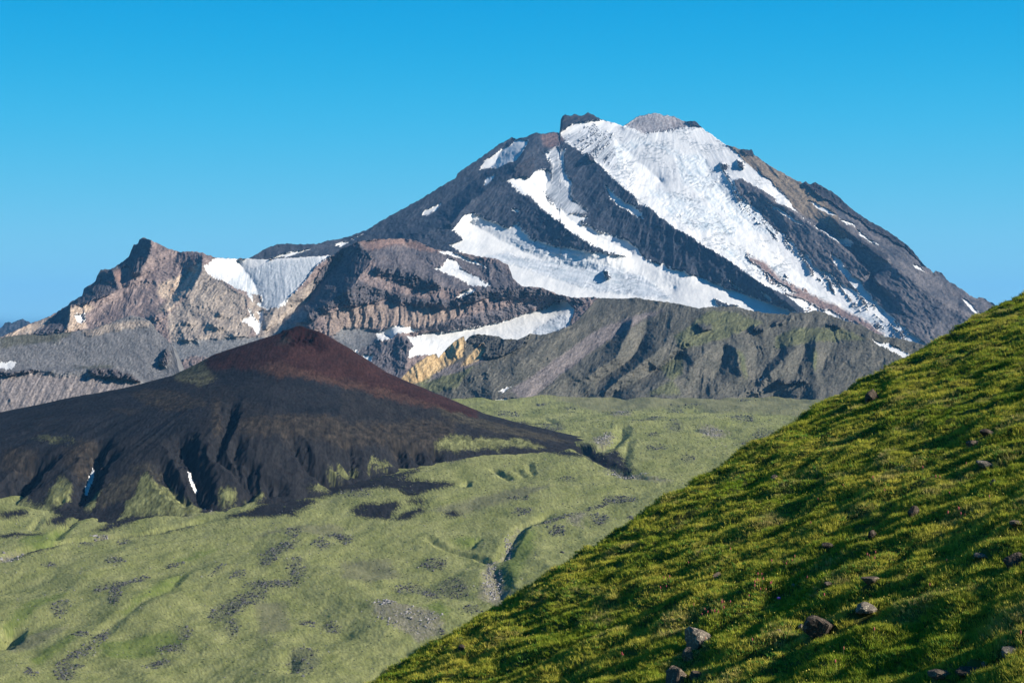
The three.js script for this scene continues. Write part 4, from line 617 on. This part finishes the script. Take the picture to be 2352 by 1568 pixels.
{ // stones strewn over the valley floor
  const g0 = new THREE.IcosahedronGeometry(1, 0), p = g0.attributes.position, key = new Map();
  for (let i = 0; i < p.count; i++) { const k = [p.getX(i), p.getY(i), p.getZ(i)].map((v) => v.toFixed(3)).join(); if (!key.has(k)) key.set(k, [0.75 + 0.5 * rnd(), 0.6 + 0.5 * rnd(), 0.75 + 0.5 * rnd()]); const q = key.get(k); p.setXYZ(i, p.getX(i) * q[0], p.getY(i) * q[1], p.getZ(i) * q[2]); }
  g0.computeVertexNormals();
  const list = [];
  for (const [u, v, a, b, t, n, pale] of stoneSpots) for (let k = 0; k < n; k++) {
    const w = rnd() * 6.283, r = Math.sqrt(rnd()) * (0.7 + 0.5 * rnd()), cx = a * r * Math.cos(w), cy = b * r * Math.sin(w), uu = u + cx * Math.cos(t) - cy * Math.sin(t), vv = v + cx * Math.sin(t) + cy * Math.cos(t);
    const D = hit(uu, vv, ground0); if (D > 4600) continue; const x = D * (uu - CX) / F; list.push([x, D, (0.22 + 1.25 * rnd() ** 4) * (D / 1400) ** 0.6, pale]);
  }
  for (let k = 0; k < 7000; k++) { const D = 950 + 2600 * rnd() ** 1.4, u = -100 + 2400 * rnd(), x = D * (u - CX) / F; if (cone0(x, D) > ground0(x, D) - 4) continue; list.push([x, D, (0.25 + 0.5 * rnd() ** 2) * (D / 1400) ** 0.7, rnd() < 0.4 ? 1 : 0]); }
  const m = new THREE.InstancedMesh(g0, new THREE.MeshPhysicalMaterial({ color: 0xffffff, roughness: 1, specularIntensity: 0.1, flatShading: true }), list.length), o = new THREE.Object3D(), c = new THREE.Color();
  list.forEach(([x, D, s, pale], i) => { o.position.set(x, groundH(x, D) + s * 0.15, -D); o.rotation.set(rnd() * 6, rnd() * 6, rnd() * 6); o.scale.set(s * (0.8 + 0.5 * rnd()), s * (0.7 + 0.4 * rnd()), s * (0.8 + 0.5 * rnd())); o.updateMatrix(); m.setMatrixAt(i, o.matrix); const b = pale ? 0.10 + 0.14 * rnd() : 0.035 + 0.05 * rnd(); m.setColorAt(i, c.setRGB(b, b * (pale ? 0.93 : 1), b * (pale ? 0.88 : 0.98))); });
  { // low shrubs and tussocks, seen as dark flecks
    const n = 16000, sh = new THREE.InstancedMesh(g0, new THREE.MeshPhysicalMaterial({ color: 0xffffff, roughness: 1, specularIntensity: 0.1 }), n); let i = 0;
    while (i < n) { const D = 950 + 3200 * rnd() ** 1.5, u = -120 + 2400 * rnd(), x = D * (u - CX) / F; if (cone0(x, D) > ground0(x, D) - 2 || fbm(x / 60, D / 90, 3) < -0.08 + 0.25 * (rnd() - 0.5)) continue; const q = (0.25 + 0.75 * rnd() ** 2.5) * (D / 1400) ** 0.8; o.position.set(x, groundH(x, D), -D); o.rotation.set(0, rnd() * 6, 0); o.scale.set(q * (0.9 + 0.8 * rnd()), q * 0.5, q * (0.9 + rnd())); o.updateMatrix(); sh.setMatrixAt(i, o.matrix); const b = 0.7 + 0.6 * rnd(); sh.setColorAt(i, c.setRGB(0.060 * b, 0.075 * b, 0.028 * b)); i++; }
    add(sh, 'low_shrubs', { kind: 'stuff', label: 'low dark green shrubs dotted over the valley floor', category: 'shrubs' });
  }
  add(m, 'scattered_stones', { kind: 'stuff', label: 'dark and pale stones strewn over the green valley floor', category: 'stones' });
}

// ───────────────────────── cinder cone ─────────────────────────
{
  const x0 = -150, x1 = 1450, st = 2.1, nx = Math.round((x1 - x0) / st) + 1, D0 = 2080, D1 = 3050, ny = 400;
  const gl = [
    [on('F', [275, 1120, 240, 1190, 180, 1260, 80, 1370, -40, 1470]), 26, 17], [on('F', [705, 1000, 665, 1090, 640, 1180, 600, 1300, 545, 1450]), 20, 16], [on('F', [780, 1060, 720, 1150, 650, 1240, 600, 1300]), 15, 9],
    [on('F', [1225, 965, 1270, 1060, 1305, 1130, 1355, 1250, 1370, 1370, 1440, 1470]), 20, 16], [on('F', [1100, 1130, 1130, 1200, 1170, 1290, 1240, 1370, 1330, 1440]), 17, 12],
    [on('F', [1592, 740, 1588, 820, 1570, 900, 1530, 1000, 1490, 1100, 1560, 1150, 1620, 1190, 1690, 1280, 1730, 1340, 1690, 1400, 1600, 1460]), 13, 11], [on('F', [1645, 990, 1615, 1090, 1645, 1190, 1700, 1280]), 13, 10], [on('F', [1730, 1140, 1700, 1220, 1720, 1300, 1730, 1340]), 14, 12], [on('F', [1510, 770, 1560, 850, 1545, 930]), 8, 3],
    [on('F', [1840, 1260, 1850, 1340, 1860, 1400]), 12, 8], [on('F', [1930, 1290, 1900, 1390]), 12, 7], [on('F', [2005, 950, 2035, 1060, 2130, 1170, 2230, 1260, 2360, 1350, 2420, 1380]), 17, 12],
    [on('C', [62, 1205, 58, 1290, 55, 1360, 95, 1440]), 15, 11], [on('C', [-70, 1360, 0, 1400, 60, 1450]), 12, 8], [on('C', [375, 1195, 388, 1290, 400, 1360, 425, 1400]), 14, 11], [on('C', [495, 1235, 505, 1290, 520, 1345]), 13, 9], [on('C', [648, 1260, 625, 1320]), 14, 8], [on('C', [205, 1400, 195, 1450]), 10, 5], [on('C', [300, 1390, 310, 1430]), 9, 4], [on('F', [420, 1400, 430, 1450]), 10, 5],
  ].map(([p, w, d]) => carve(plan(p, land0, 1500), w * 1.3, d * 1.7));
  const top = [CONE.x, CONE.d];
  const lumps = [[672, 752, 16, 9], [700, 770, 14, 11], [664, 770, 9, 7], [722, 782, 10, 7], [686, 792, 14, 5], [715, 800, 18, 5], [650, 762, 6, 4]].map(([u, v, r, h]) => { const D = hit(u, v, cone0, 2400); return [D * (u - CX) / F, D, r * 0.8, h * 0.9]; }), bowl = (() => { const D = hit(697, 768, cone0, 2400); return [D * (697 - CX) / F, D]; })();
  const h = (x, D) => {
    let y = cone0(x, D); const r = Math.hypot(x - CONE.x, D - CONE.d);
    y -= 20 * Math.exp(-((x - bowl[0]) ** 2 + ((D - bowl[1]) * 0.6) ** 2) / 260);
    for (const [lx, ld, lr, lh] of lumps) { const q = ((x - lx) ** 2 + ((D - ld) * 0.8) ** 2) / (lr * lr); if (q < 4) y += lh * Math.exp(-q * 1.4) * (0.7 + 0.5 * ridged(x / 9, D / 9, 3)); }
    y += 11 * (ridged(x / 13 + 3, D / 15, 3) - 0.2) * Math.exp(-((x - bowl[0]) ** 2 + ((D - bowl[1] + 8) * 0.75) ** 2) / 620);
    y += 3.2 * fbm(x / 130, D / 130 + 6, 3) * step(60, 240, r) + 0.8 * ridged(x / 22, D / 26, 3) * step(30, 120, r) + 0.5 * noise(x / 4, D / 6) + 0.35 * noise(x / 2, D / 3.4);
    const th = Math.atan2(D - CONE.d, x - CONE.x); y += (2.4 * ridged(th * 13, r / 400, 2) + 0.5 * ridged(th * 31 + 0.6 * noise(x / 40, D / 40), r / 200, 2)) * step(230, 420, r);
    return y - cut(gl, x, D, noise(x / 12, D / 12)) * (0.9 + 0.2 * noise(x / 6, D / 7));
  };
  // plan of colours in (bearing, distance): the outlines are first laid on the cone's own surface
  const mm = new Map2(x0, 0, x1 + 4, ny), jOf = (D) => (D - D0) / (D1 - D0) * (ny - 1);
  mm.a.fill(matId('ash'));
  const om = new Map2(x0, 0, x1 + 4, ny), objects = [null];
  const lay = (p) => { const o = []; for (let i = 0; i < p.length; i += 2) { const D = hit(p[i], p[i + 1], cone0, 1700, 3040); o.push(p[i], jOf(D)); } return o; };
  const put = (p, m) => mm.fill(lay(p), matId(m));
  put([-140, 985, 100, 930, 280, 895, 400, 880, 480, 930, 440, 1000, 250, 1010, 0, 1050, -140, 1060], 'ash_blue');
  put(on('F', [1400, 470, 1900, 540, 2352, 610, 2352, 900, 2000, 860, 1700, 760, 1560, 640]), 'ash_blue');
  put([430, 825, 520, 800, 640, 764, 690, 742, 745, 762, 900, 850, 1000, 905, 1100, 945, 1100, 968, 960, 925, 860, 890, 770, 872, 690, 858, 600, 852, 500, 850, 440, 845], 'red_ash');
  put([560, 845, 700, 855, 800, 872, 900, 900, 1000, 930, 1080, 965, 900, 918, 780, 885, 640, 870], 'red_brown'); put([632, 780, 655, 778, 660, 790, 640, 792], 'tan_ash');
  put([634, 768, 660, 750, 690, 738, 720, 752, 738, 772, 752, 794, 735, 812, 700, 806, 664, 796, 660, 782], 'dark_red_rock');
  put(on('F', [1150, 560, 1280, 510, 1420, 540, 1500, 580, 1380, 640, 1220, 600]), 'moss_ash'); put(on('F', [860, 700, 1000, 660, 1150, 660, 1400, 740, 1420, 790, 1150, 820, 1000, 770]), 'tan_ash'); put(on('F', [720, 790, 980, 820, 900, 830]), 'tan_ash');
  put(on('F', [0, 1080, 260, 1090, 240, 1160, 100, 1220, 0, 1200]), 'tan_ash'); put(on('F', [420, 1080, 600, 1000, 690, 1000, 620, 1180, 560, 1260, 460, 1180]), 'tan_ash'); put(on('F', [1450, 720, 1540, 740, 1540, 900, 1470, 1000]), 'tan_ash'); put(on('F', [1600, 900, 2352, 860, 2352, 1080, 2100, 980, 1800, 1000, 1650, 980]), 'tan_ash');
  put(on('C', [0, 1080, 800, 1060, 760, 1220, 560, 1280, 300, 1240, 0, 1240]), 'tan_ash'); put(on('C', [640, 980, 1000, 1060, 1300, 1140, 1640, 1230, 1400, 1210, 1000, 1130, 760, 1060]), 'ash_streak');
  put(on('F', [780, 1280, 980, 1260, 1100, 1300, 900, 1420, 700, 1470, 560, 1470]), 'ash_streak'); put(on('F', [880, 1200, 1100, 1180, 1100, 1250, 900, 1220]), 'ash_streak');
  for (const p of [['F', [860, 1470, 940, 1390, 980, 1280, 1030, 1270, 1060, 1310, 1130, 1290, 1250, 1370, 1390, 1450, 1390, 1560, 800, 1560]], ['F', [305, 1380, 360, 1330, 380, 1265, 420, 1290, 480, 1350, 470, 1420, 420, 1470, 330, 1450]], ['F', [0, 1440, 100, 1410, 190, 1415, 180, 1470, 330, 1450, 420, 1560, 0, 1560]], ['F', [1500, 1370, 1600, 1350, 1620, 1400, 1560, 1460, 1510, 1430]], ['F', [1600, 1450, 1720, 1400, 1820, 1380, 1830, 1420, 1700, 1500]], ['F', [580, 1470, 620, 1410, 700, 1380, 680, 1430, 640, 1500]], ['F', [2240, 1190, 2352, 1190, 2420, 1260, 2300, 1260]], ['F', [2130, 1350, 2210, 1300, 2280, 1340, 2200, 1370]], ['C', [-20, 1360, 120, 1370, 60, 1420, -40, 1400]], ['C', [180, 1380, 280, 1360, 390, 1370, 300, 1400, 200, 1410]], ['C', [640, 1210, 820, 1180, 1250, 1200, 1400, 1260, 900, 1260, 700, 1260]]]) put(on(...p), 'moss');
  put(on('F', [190, 1000, 400, 1000, 520, 1015, 300, 1012]), 'moss');
  for (const [p, label] of [[['F', [1283, 1135, 1305, 1140, 1325, 1180, 1335, 1220, 1352, 1250, 1345, 1275, 1318, 1262, 1300, 1210]], 'dirty white snow patch lying in a gully of the cinder cone'], [['F', [636, 1110, 650, 1115, 634, 1180, 617, 1230, 597, 1285, 572, 1300, 588, 1250, 614, 1170]], 'thin white snow streak in a dark gully of the cinder cone']]) {
    const id = objects.push(['snow_patch', { label, category: 'snow patch' }]) - 1, q = lay(on(...p)); om.fill(q, id); mm.fill(q, matId('snow'));
  }
  const P = new Float32Array(nx * ny * 3), U = new Float32Array(nx * ny), V = new Float32Array(nx * ny);
  for (let j = 0; j < ny; j++) for (let i = 0; i < nx; i++) { const k = (ny - 1 - j) * nx + i, D = mix(D0, D1, j / (ny - 1)), u = x0 + i * st, x = D * (u - CX) / F; U[k] = u; V[k] = j; P[k * 3] = x; P[k * 3 + 1] = h(x, D); P[k * 3 + 2] = -D; }
  const tmp = [0, 0, 0];
  surface({ P, nx, ny, objects, main: ['cinder_cone', structure('black cinder cone with a dark red top and gullied lower slopes', 'cinder cone')],
    cellObj: (k) => P[k * 3 + 1] < ground0(P[k * 3], -P[k * 3 + 2]) - 30 ? -1 : om.at(U[k] + warpx(U[k], V[k]) * 0.25, V[k]),
    colour(k, o, c) {
      const u = U[k], v = V[k], hj = Math.sin(u * 12.9898 + v * 78.233) * 43758.5453, wx = warpx(u, v * 1.6) * 1.2 + 6 * (hj - Math.floor(hj) - 0.5), wy = warpy(u, v * 1.6) * 1.2 + 5 * (hj * 1.7 - Math.floor(hj * 1.7) - 0.5); c[0] = c[1] = c[2] = 0;
      if (o) { colourOf(MAT.snow, u, v, c); return; }
      let n = 0; for (let q = 0; q < 3; q++) { const id = mm.at(u + wx + (q - 1) * 3, v + wy + (q - 1) * 2.4); if (id === matIds.snow) continue; colourOf(matList[id], u, v, tmp); for (let i = 0; i < 3; i++) c[i] += tmp[i]; n++; }
      if (!n) { colourOf(MAT.ash, u, v, c); return; }
      for (let i = 0; i < 3; i++) c[i] /= n;
    } });
}

// ───────────────────────── grassy hillside in front ─────────────────────────
const CREST = [24.2, -75.6], CDIR = [-0.697, -0.717];
function hillH(x, z, rough = 1) {
  let h = -5.83 + 0.427 * (x - 8.29) + 0.012 * (x + 4) - 0.0117 * (z + 26) + 0.0026 * (x - 16) * (z + 50);
  const t = (x - CREST[0]) * CDIR[0] + (z - CREST[1]) * CDIR[1] + 0.8 + 0.9 * noise(x / 9, z / 9) * rough;
  if (t > 0) h -= 0.13 * t * t;
  const a = x * 0.935 + z * 0.354, b = z * 0.935 - x * 0.354;
  return h + rough * (0.20 * fbm(x / 3.1, z / 3.1, 2) + 0.25 * noise(a / 1.35 + 5, b / 0.8) + 0.15 * noise(a / 0.75, b / 0.42 + 9) + 0.07 * noise(x / 0.31, z / 0.31));
}
function onHill(u, v) {
  const ex = (u - CX) / F, ey = (HZ - v) / F;
  for (let D = 18; D < 120; D += 0.1) if (D * ey < hillH(D * ex, -D)) return [D * ex, hillH(D * ex, -D), -D];
  return null;
}
{
  const g0 = 0.115, x0 = -13, x1 = 31, z0 = -96, z1 = -20, nx = Math.round((x1 - x0) / g0) + 1, ny = Math.round((z1 - z0) / g0) + 1;
  const P = new Float32Array(nx * ny * 3);
  for (let j = 0; j < ny; j++) for (let i = 0; i < nx; i++) { const k = j * nx + i, x = x0 + i * g0, z = z0 + j * g0; P[k * 3] = x; P[k * 3 + 1] = hillH(x, z); P[k * 3 + 2] = z; }
  surface({ P, nx, ny, objects: [], cellObj: () => 0, main: ['hillside', structure('steep grassy hillside with hummocks, dark soil showing between tufts', 'hillside')],
    colour(k, o, c) { const x = P[k * 3], z = P[k * 3 + 2], t = clamp(0.5 + 0.9 * fbm(x / 1.2, z / 1.2, 4), 0, 1); c[0] = mix(0.030, 0.090, t); c[1] = mix(0.032, 0.095, t); c[2] = mix(0.010, 0.024, t); } });
}
function seen(x, y, z, m = 40) { const u = CX + F * x / -z, v = HZ - F * y / -z; return u > -m && u < 2352 + m && v > 600 && v < 1568 + m; }
const lichen = (() => { // weathered stone with pale lichen crust
  const W = 256, d = new Uint8Array(W * W * 4);
  for (let j = 0; j < W; j++) for (let i = 0; i < W; i++) { const per = (f, s) => { const u = i / W * f, v = j / W * f, a = i / W, b = j / W; return mix(mix(noise(u + s, v), noise(u - f + s, v), a), mix(noise(u + s, v - f), noise(u - f + s, v - f), a), b); }; const n = 0.6 * per(6, 3) + 0.5 * per(17, 40) + 0.45 * per(48, 80), l = step(0.12, 0.34, n), q = 92 + 40 * per(30, 9) + 46 * per(90, 20), k = (j * W + i) * 4; d[k] = clamp(mix(q, 186 + 26 * per(60, 5), l * 0.75), 20, 240); d[k + 1] = clamp(mix(q * 0.97, 182 + 26 * per(60, 5), l * 0.75), 20, 240); d[k + 2] = clamp(mix(q * 0.94, 170 + 24 * per(60, 5), l * 0.75), 20, 240); d[k + 3] = 255; }
  const t = new THREE.DataTexture(d, W, W); t.colorSpace = THREE.SRGBColorSpace; t.wrapS = t.wrapT = THREE.RepeatWrapping; t.magFilter = THREE.LinearFilter; t.minFilter = THREE.LinearMipmapLinearFilter; t.generateMipmaps = true; t.needsUpdate = true; return t;
})();
const stoneMats = [0xfff3e2, 0xdccab6, 0xb4a596].map((c) => new THREE.MeshPhysicalMaterial({ map: lichen, bumpMap: lichen, bumpScale: 0.015, color: c, roughness: 1, specularIntensity: 0.2 }));
const stonesAt = [];
function boulder(u, v, w, h, label, { flat = 0, tone = 0, sink = 0.3, turn = 0 } = {}) {
  const p = onHill(u, v + h * 0.35); if (!p) return;
  const k = -p[2] / F, rx = w * k / 2 * 1.12, ry = h * k / 2 * 1.5, rz = rx * (0.65 + 0.3 * rnd()), sd = rnd() * 100;
  const g = new THREE.IcosahedronGeometry(1, 5), a = g.attributes.position, uv = g.attributes.uv, n = new THREE.Vector3(), planes = [];
  for (let i = 0; i < 12; i++) planes.push([new THREE.Vector3(rnd() - 0.5, rnd() - 0.4, rnd() - 0.5).normalize(), 0.55 + 0.32 * rnd()]);
  for (let i = 0; i < a.count; i++) {
    n.fromBufferAttribute(a, i).normalize(); let r = 1 + 0.16 * fbm(n.x * 1.6 + sd, n.y * 1.6 + n.z * 1.3, 3);
    for (const [q, d] of planes) { const c = n.dot(q); if (c > 0) r = Math.min(r, d / c); }
    r += 0.035 * noise(n.x * 7 + sd, n.y * 7 - n.z * 6) + 0.02 * noise(n.x * 17, n.z * 17 + n.y * 9 + sd);
    a.setXYZ(i, n.x * r * rx, n.y * r * ry, n.z * r * rz); uv.setXY(i, (n.x * rx + n.z * rz * 0.6) * 1.6 + sd, (n.y * ry - n.z * rz * 0.5) * 1.6 + sd);
  }
  g.computeVertexNormals();
  const m = add(new THREE.Mesh(g, stoneMats[tone]), 'boulder', { label, category: 'boulder' });
  m.position.set(p[0], p[1] + ry * 0.42, p[2]); stonesAt.push([p[0], p[2], rx * 0.95]); m.rotation.set((rnd() - 0.5) * 0.2, turn, -0.12 + (rnd() - 0.5) * 0.2); m.userData.group = 'boulders on the grassy hillside';
}
boulder(1603, 1466, 72, 46, 'largest boulder on the hillside, rounded and lichen crusted with an overhanging dark underside');
boulder(1583, 1508, 28, 30, 'rounded grey stone just below the largest boulder', { tone: 1 });
boulder(1552, 1556, 50, 46, 'ridged tan boulder at the lower edge, below the rounded grey stone', { tone: 1 });
boulder(1598, 1554, 26, 26, 'small rounded stone pair beside the ridged tan boulder', { tone: 2 });
boulder(1885, 1446, 76, 44, 'jagged two peaked dark boulder with a pale right end', { tone: 2, turn: 0.4 });
boulder(1988, 1402, 56, 22, 'low flat topped lichen boulder uphill of the jagged dark boulder', { tone: 0 });
boulder(1841, 1445, 13, 15, 'small pointed pale stone beside the jagged dark boulder', { tone: 0 });
boulder(1646, 1327, 23, 18, 'tilted pinkish grey stone standing alone uphill of the largest boulder', { tone: 1, turn: 0.6 });
boulder(2101, 1181, 32, 22, 'black shadowed stone in the middle of the slope', { tone: 2 });
boulder(2005, 1230, 23, 17, 'square grey stone half buried downhill of the black shadowed stone', { tone: 2 });
boulder(2001, 1335, 42, 14, 'flat grey slab lying in thin grass above the flat topped boulder', { tone: 1 });
boulder(1905, 1341, 22, 12, 'small brownish stone left of the flat grey slab', { tone: 1 });
boulder(1823, 1346, 11, 7, 'tiny white stone beside the red flower clump', { tone: 0 });
boulder(1903, 1255, 28, 9, 'thin half buried slab below the square grey stone', { tone: 2 });
boulder(2281, 1110, 15, 13, 'small upright brown stone high on the slope', { tone: 1 });
boulder(2321, 1501, 46, 24, 'pale creased boulder low on the slope at the far right end', { tone: 0 });
boulder(2158, 1553, 50, 18, 'long low grey slab at the lower edge of the slope', { tone: 1 });
boulder(2231, 1546, 62, 22, 'broad dark slab with a pale rim beside the long low slab', { tone: 2 });
boulder(2263, 1528, 15, 10, 'small pale stone uphill of the broad dark slab', { tone: 0 });
boulder(2001, 914, 36, 32, 'reddish brown rock lump on the crest of the hillside', { tone: 2 });
boulder(2238, 1019, 34, 15, 'tan flat stone near the top of the slope', { tone: 1 });
boulder(2271, 997, 40, 14, 'grey ledge stone just uphill of the tan flat stone', { tone: 2 });
boulder(2265, 1069, 46, 14, 'pale broken ledge below the tan flat stone', { tone: 0 });
boulder(2335, 1291, 52, 32, 'big dark rock jutting out at the far right of the slope', { tone: 2 });
boulder(1780, 1096, 15, 11, 'small brown stone near the crest of the slope', { tone: 1 });
boulder(1061, 1490, 20, 13, 'dark knobbly stone near the lower end of the crest', { tone: 2 });
boulder(2335, 1208, 30, 13, 'broken grey stones above the big jutting rock', { tone: 1 });
boulder(2255, 1280, 40, 9, 'row of low pale stones beside the big jutting rock', { tone: 0 });
boulder(1788, 1451, 15, 9, 'small flat stone between the largest and the jagged boulder', { tone: 1 });
{ // grass tufts
  const tuft = (n, hgt, spread, wide, lean) => {
    const pos = [], nor = [], idx = [];
    for (let b = 0; b < n; b++) {
      const a = rnd() * 6.283, r = spread * Math.sqrt(rnd()), bx = r * Math.cos(a), bz = r * Math.sin(a), h = hgt * (0.55 + 0.6 * rnd()), w = wide * (0.7 + 0.6 * rnd()), f = rnd() * 6.283, lx = Math.cos(a) * lean * (0.3 + rnd()) * h + (rnd() - 0.5) * 0.3 * h, lz = Math.sin(a) * lean * (0.3 + rnd()) * h + (rnd() - 0.5) * 0.3 * h, cx = Math.cos(f), cz = Math.sin(f), k = pos.length / 3;
      for (const [t, ww] of [[0, 1], [0.45, 0.85], [0.8, 0.5]]) for (const s of [-1, 1]) { pos.push(bx + lx * t * t + s * cx * w * ww / 2, h * t * (1 - 0.18 * t) - 0.02, bz + lz * t * t + s * cz * w * ww / 2); nor.push(-cz, 0.25, cx); }
      pos.push(bx + lx, h * 0.84, bz + lz); nor.push(-cz, 0.25, cx);
      idx.push(k, k + 1, k + 2, k + 2, k + 1, k + 3, k + 2, k + 3, k + 4, k + 4, k + 3, k + 5, k + 4, k + 5, k + 6);
    }
    const g = new THREE.BufferGeometry(); g.setAttribute('position', new THREE.Float32BufferAttribute(pos, 3)); g.setAttribute('normal', new THREE.Float32BufferAttribute(nor, 3)); g.setIndex(idx); return g;
  };
  const kinds = [['grass', tuft(14, 0.10, 0.09, 0.010, 0.6), 'long thin green and straw coloured grass covering the hillside', 62000], ['grass', tuft(22, 0.05, 0.12, 0.012, 0.9), 'short dense green grass covering the hillside', 62000], ['low_herbs', tuft(14, 0.045, 0.11, 0.03, 1.1), 'low broad leaved green herbs between the grass', 26000]];
  const o = new THREE.Object3D(), c = new THREE.Color();
  kinds.forEach(([name, g, label, n], kind) => {
    const m = new THREE.InstancedMesh(g, new THREE.MeshPhysicalMaterial({ color: 0xffffff, roughness: 1, specularIntensity: 0.12, transmission: 0.3, thickness: 0, side: THREE.DoubleSide }), n);
    for (let i = 0; i < n;) {
      const D = 22 + 70 * rnd() ** 1.25, u = 820 + 1580 * rnd(), x = D * (u - CX) / F, z = -D, y = hillH(x, z);
      const t = (x - CREST[0]) * CDIR[0] + (z - CREST[1]) * CDIR[1];
      if (t > 6 || !seen(x, y, z)) continue;
      const p = fbm(x / 2.2 + kind * 7, z / 2.6, 3); if ((p < -0.3 && rnd() < 0.75) || stonesAt.some(([sx, sz, sr]) => (x - sx) ** 2 + (z - sz) ** 2 < sr * sr)) continue;
      o.position.set(x, y, z); o.rotation.set(0, rnd() * 6.283, (rnd() - 0.5) * 0.3); const s = (0.7 + 0.7 * rnd()) * (1 + 0.35 * p); o.scale.set(s, s * (0.8 + 0.5 * rnd()), s); o.updateMatrix(); m.setMatrixAt(i, o.matrix);
      const straw = step(0.12, 0.42, fbm(x / 1.7 + 80, z / 1.7, 3)) * rnd(), dry = clamp(0.58 + 0.9 * fbm(x / 3 + 30, z / 3, 3) + 0.5 * (rnd() - 0.5), 0, 1), b = 0.75 + 0.5 * rnd();
      if (kind < 2) c.setRGB(mix(mix(0.150, 0.44, dry), 0.40, straw) * b, mix(mix(0.225, 0.385, dry), 0.315, straw) * b, mix(mix(0.014, 0.056, dry), 0.12, straw) * b); else c.setRGB(0.09 * b, 0.185 * b, 0.028 * b);
      m.setColorAt(i, c); i++;
    }
    add(m, name, { kind: 'stuff', label, category: kind < 2 ? 'grass' : 'herbs' });
  });
}
{ // flowers
  const green = new THREE.MeshStandardMaterial({ color: new THREE.Color().setRGB(0.12, 0.13, 0.035), roughness: 0.8 });
  const spike = (col, hh, r, len) => {
    const o = new THREE.Group(), stem = new THREE.Mesh(new THREE.CylinderGeometry(0.003, 0.005, hh, 5).translate(0, hh / 2, 0), green); stem.name = 'stem';
    const g = new THREE.SphereGeometry(1, 10, 12), p = g.attributes.position; for (let i = 0; i < p.count; i++) { const b = 1 + 0.22 * noise(p.getX(i) * 4 + p.getZ(i) * 3, p.getY(i) * 5); p.setXYZ(i, p.getX(i) * r * b, p.getY(i) * len, p.getZ(i) * r * b); } g.computeVertexNormals(); g.translate(0, hh + len * 0.7, 0);
    const head = new THREE.Mesh(g, new THREE.MeshStandardMaterial({ color: new THREE.Color().setRGB(...col), roughness: 0.8 })); head.name = 'flower_head'; for (const m of [stem, head]) { m.castShadow = m.receiveShadow = true; o.add(m); } return o;
  };
  const proto = spike([0.33, 0.055, 0.06], 0.17, 0.013, 0.032), rust = spike([0.27, 0.09, 0.04], 0.17, 0.012, 0.034);
  const spots = [[490, 840], [500, 825], [515, 818], [530, 826], [548, 812], [600, 822], [612, 818], [620, 835], [575, 850], [540, 850], [540, 760], [610, 720], [700, 665], [720, 655], [755, 650], [775, 655], [715, 700], [150, 1000], [170, 1015], [200, 1002], [225, 1018], [240, 1010], [262, 985], [278, 962], [282, 990], [130, 1030], [1310, 80], [1318, 74], [1750, 78], [1782, 76], [1845, 200], [2125, 245], [1830, 355], [1912, 325], [1920, 340], [1945, 345], [1275, 618], [1335, 612], [1322, 650], [1285, 640], [975, 930], [1320, 1158], [1065, 1378], [1110, 1290], [332, 570], [935, 220], [1395, 165], [160, 1195], [1545, 762], [1110, 125], [40, 660], [75, 970], [460, 900], [855, 770], [330, 960], [270, 930], [-150, 850], [-130, 770], [-118, 830], [-105, 815], [-90, 790], [-410, 1300], [-420, 1330], [890, 400], [1660, 20], [520, 760], [620, 680], [1950, 20], [2330, 1210], [1705, 830], [480, 1215], [1830, 660]];
  spots.forEach(([x, y], i) => {
    const [u, v] = on('I', [x, y]), p = onHill(u, v + 8), where = i < 10 ? 'in the dense clump near the tiny white stone' : i < 17 ? 'in the loose clump uphill of the dense clump' : i < 26 ? 'in the clump uphill of the largest boulder' : 'standing apart from the clumps in the grass'; if (!p) return; const r = i % 4 === 3, o = (r ? rust : proto).clone();
    add(o, r ? 'rust_flower' : 'red_flower', { label: (r ? 'rust orange' : 'pinkish red') + ' flower spike ' + where, category: 'flower', group: (r ? 'rust' : 'red') + ' flower spikes ' + where });
    o.position.set(p[0], p[1], p[2]); o.rotation.set((rnd() - 0.5) * 0.3, rnd() * 6, (rnd() - 0.5) * 0.3); o.scale.setScalar(0.85 + 0.4 * rnd());
  });
  const pv = onHill(...on('I', [665, 935])), pu = spike([0.42, 0.12, 0.40], 0.12, 0.05, 0.03); add(pu, 'purple_flower', { label: 'single purple flower downhill of the red flower clump', category: 'flower' }); pu.position.set(...pv);
  // yellow blossoms, too many to count
  const n = 2200, g = new THREE.IcosahedronGeometry(0.012, 1).translate(0, 0.11, 0), m = new THREE.InstancedMesh(g, new THREE.MeshStandardMaterial({ color: 0xffffff, roughness: 0.8 }), n), o = new THREE.Object3D(), c = new THREE.Color();
  for (let i = 0; i < n;) { const D = 26 + 60 * rnd() ** 0.8, u = 880 + 1480 * rnd(), x = D * (u - CX) / F, z = -D, y = hillH(x, z), t = (x - CREST[0]) * CDIR[0] + (z - CREST[1]) * CDIR[1]; if (t > 3.5 || !seen(x, y, z) || fbm(x / 4, z / 4 + 60, 2) < 0.02) continue; o.position.set(x, y, z); o.rotation.set(0, rnd() * 6, 0); o.scale.set(0.8 + 0.5 * rnd(), 0.8 + 0.5 * rnd(), 0.8 + 0.5 * rnd()); o.updateMatrix(); m.setMatrixAt(i, o.matrix); const b = 0.7 + 0.5 * rnd(); m.setColorAt(i, c.setRGB(0.44 * b, 0.36 * b, 0.05 * b)); i++; }
  add(m, 'yellow_blossoms', { kind: 'stuff', label: 'countless small pale yellow blossoms over the hillside grass', category: 'flowers' });
}
renderer.render(scene, camera);
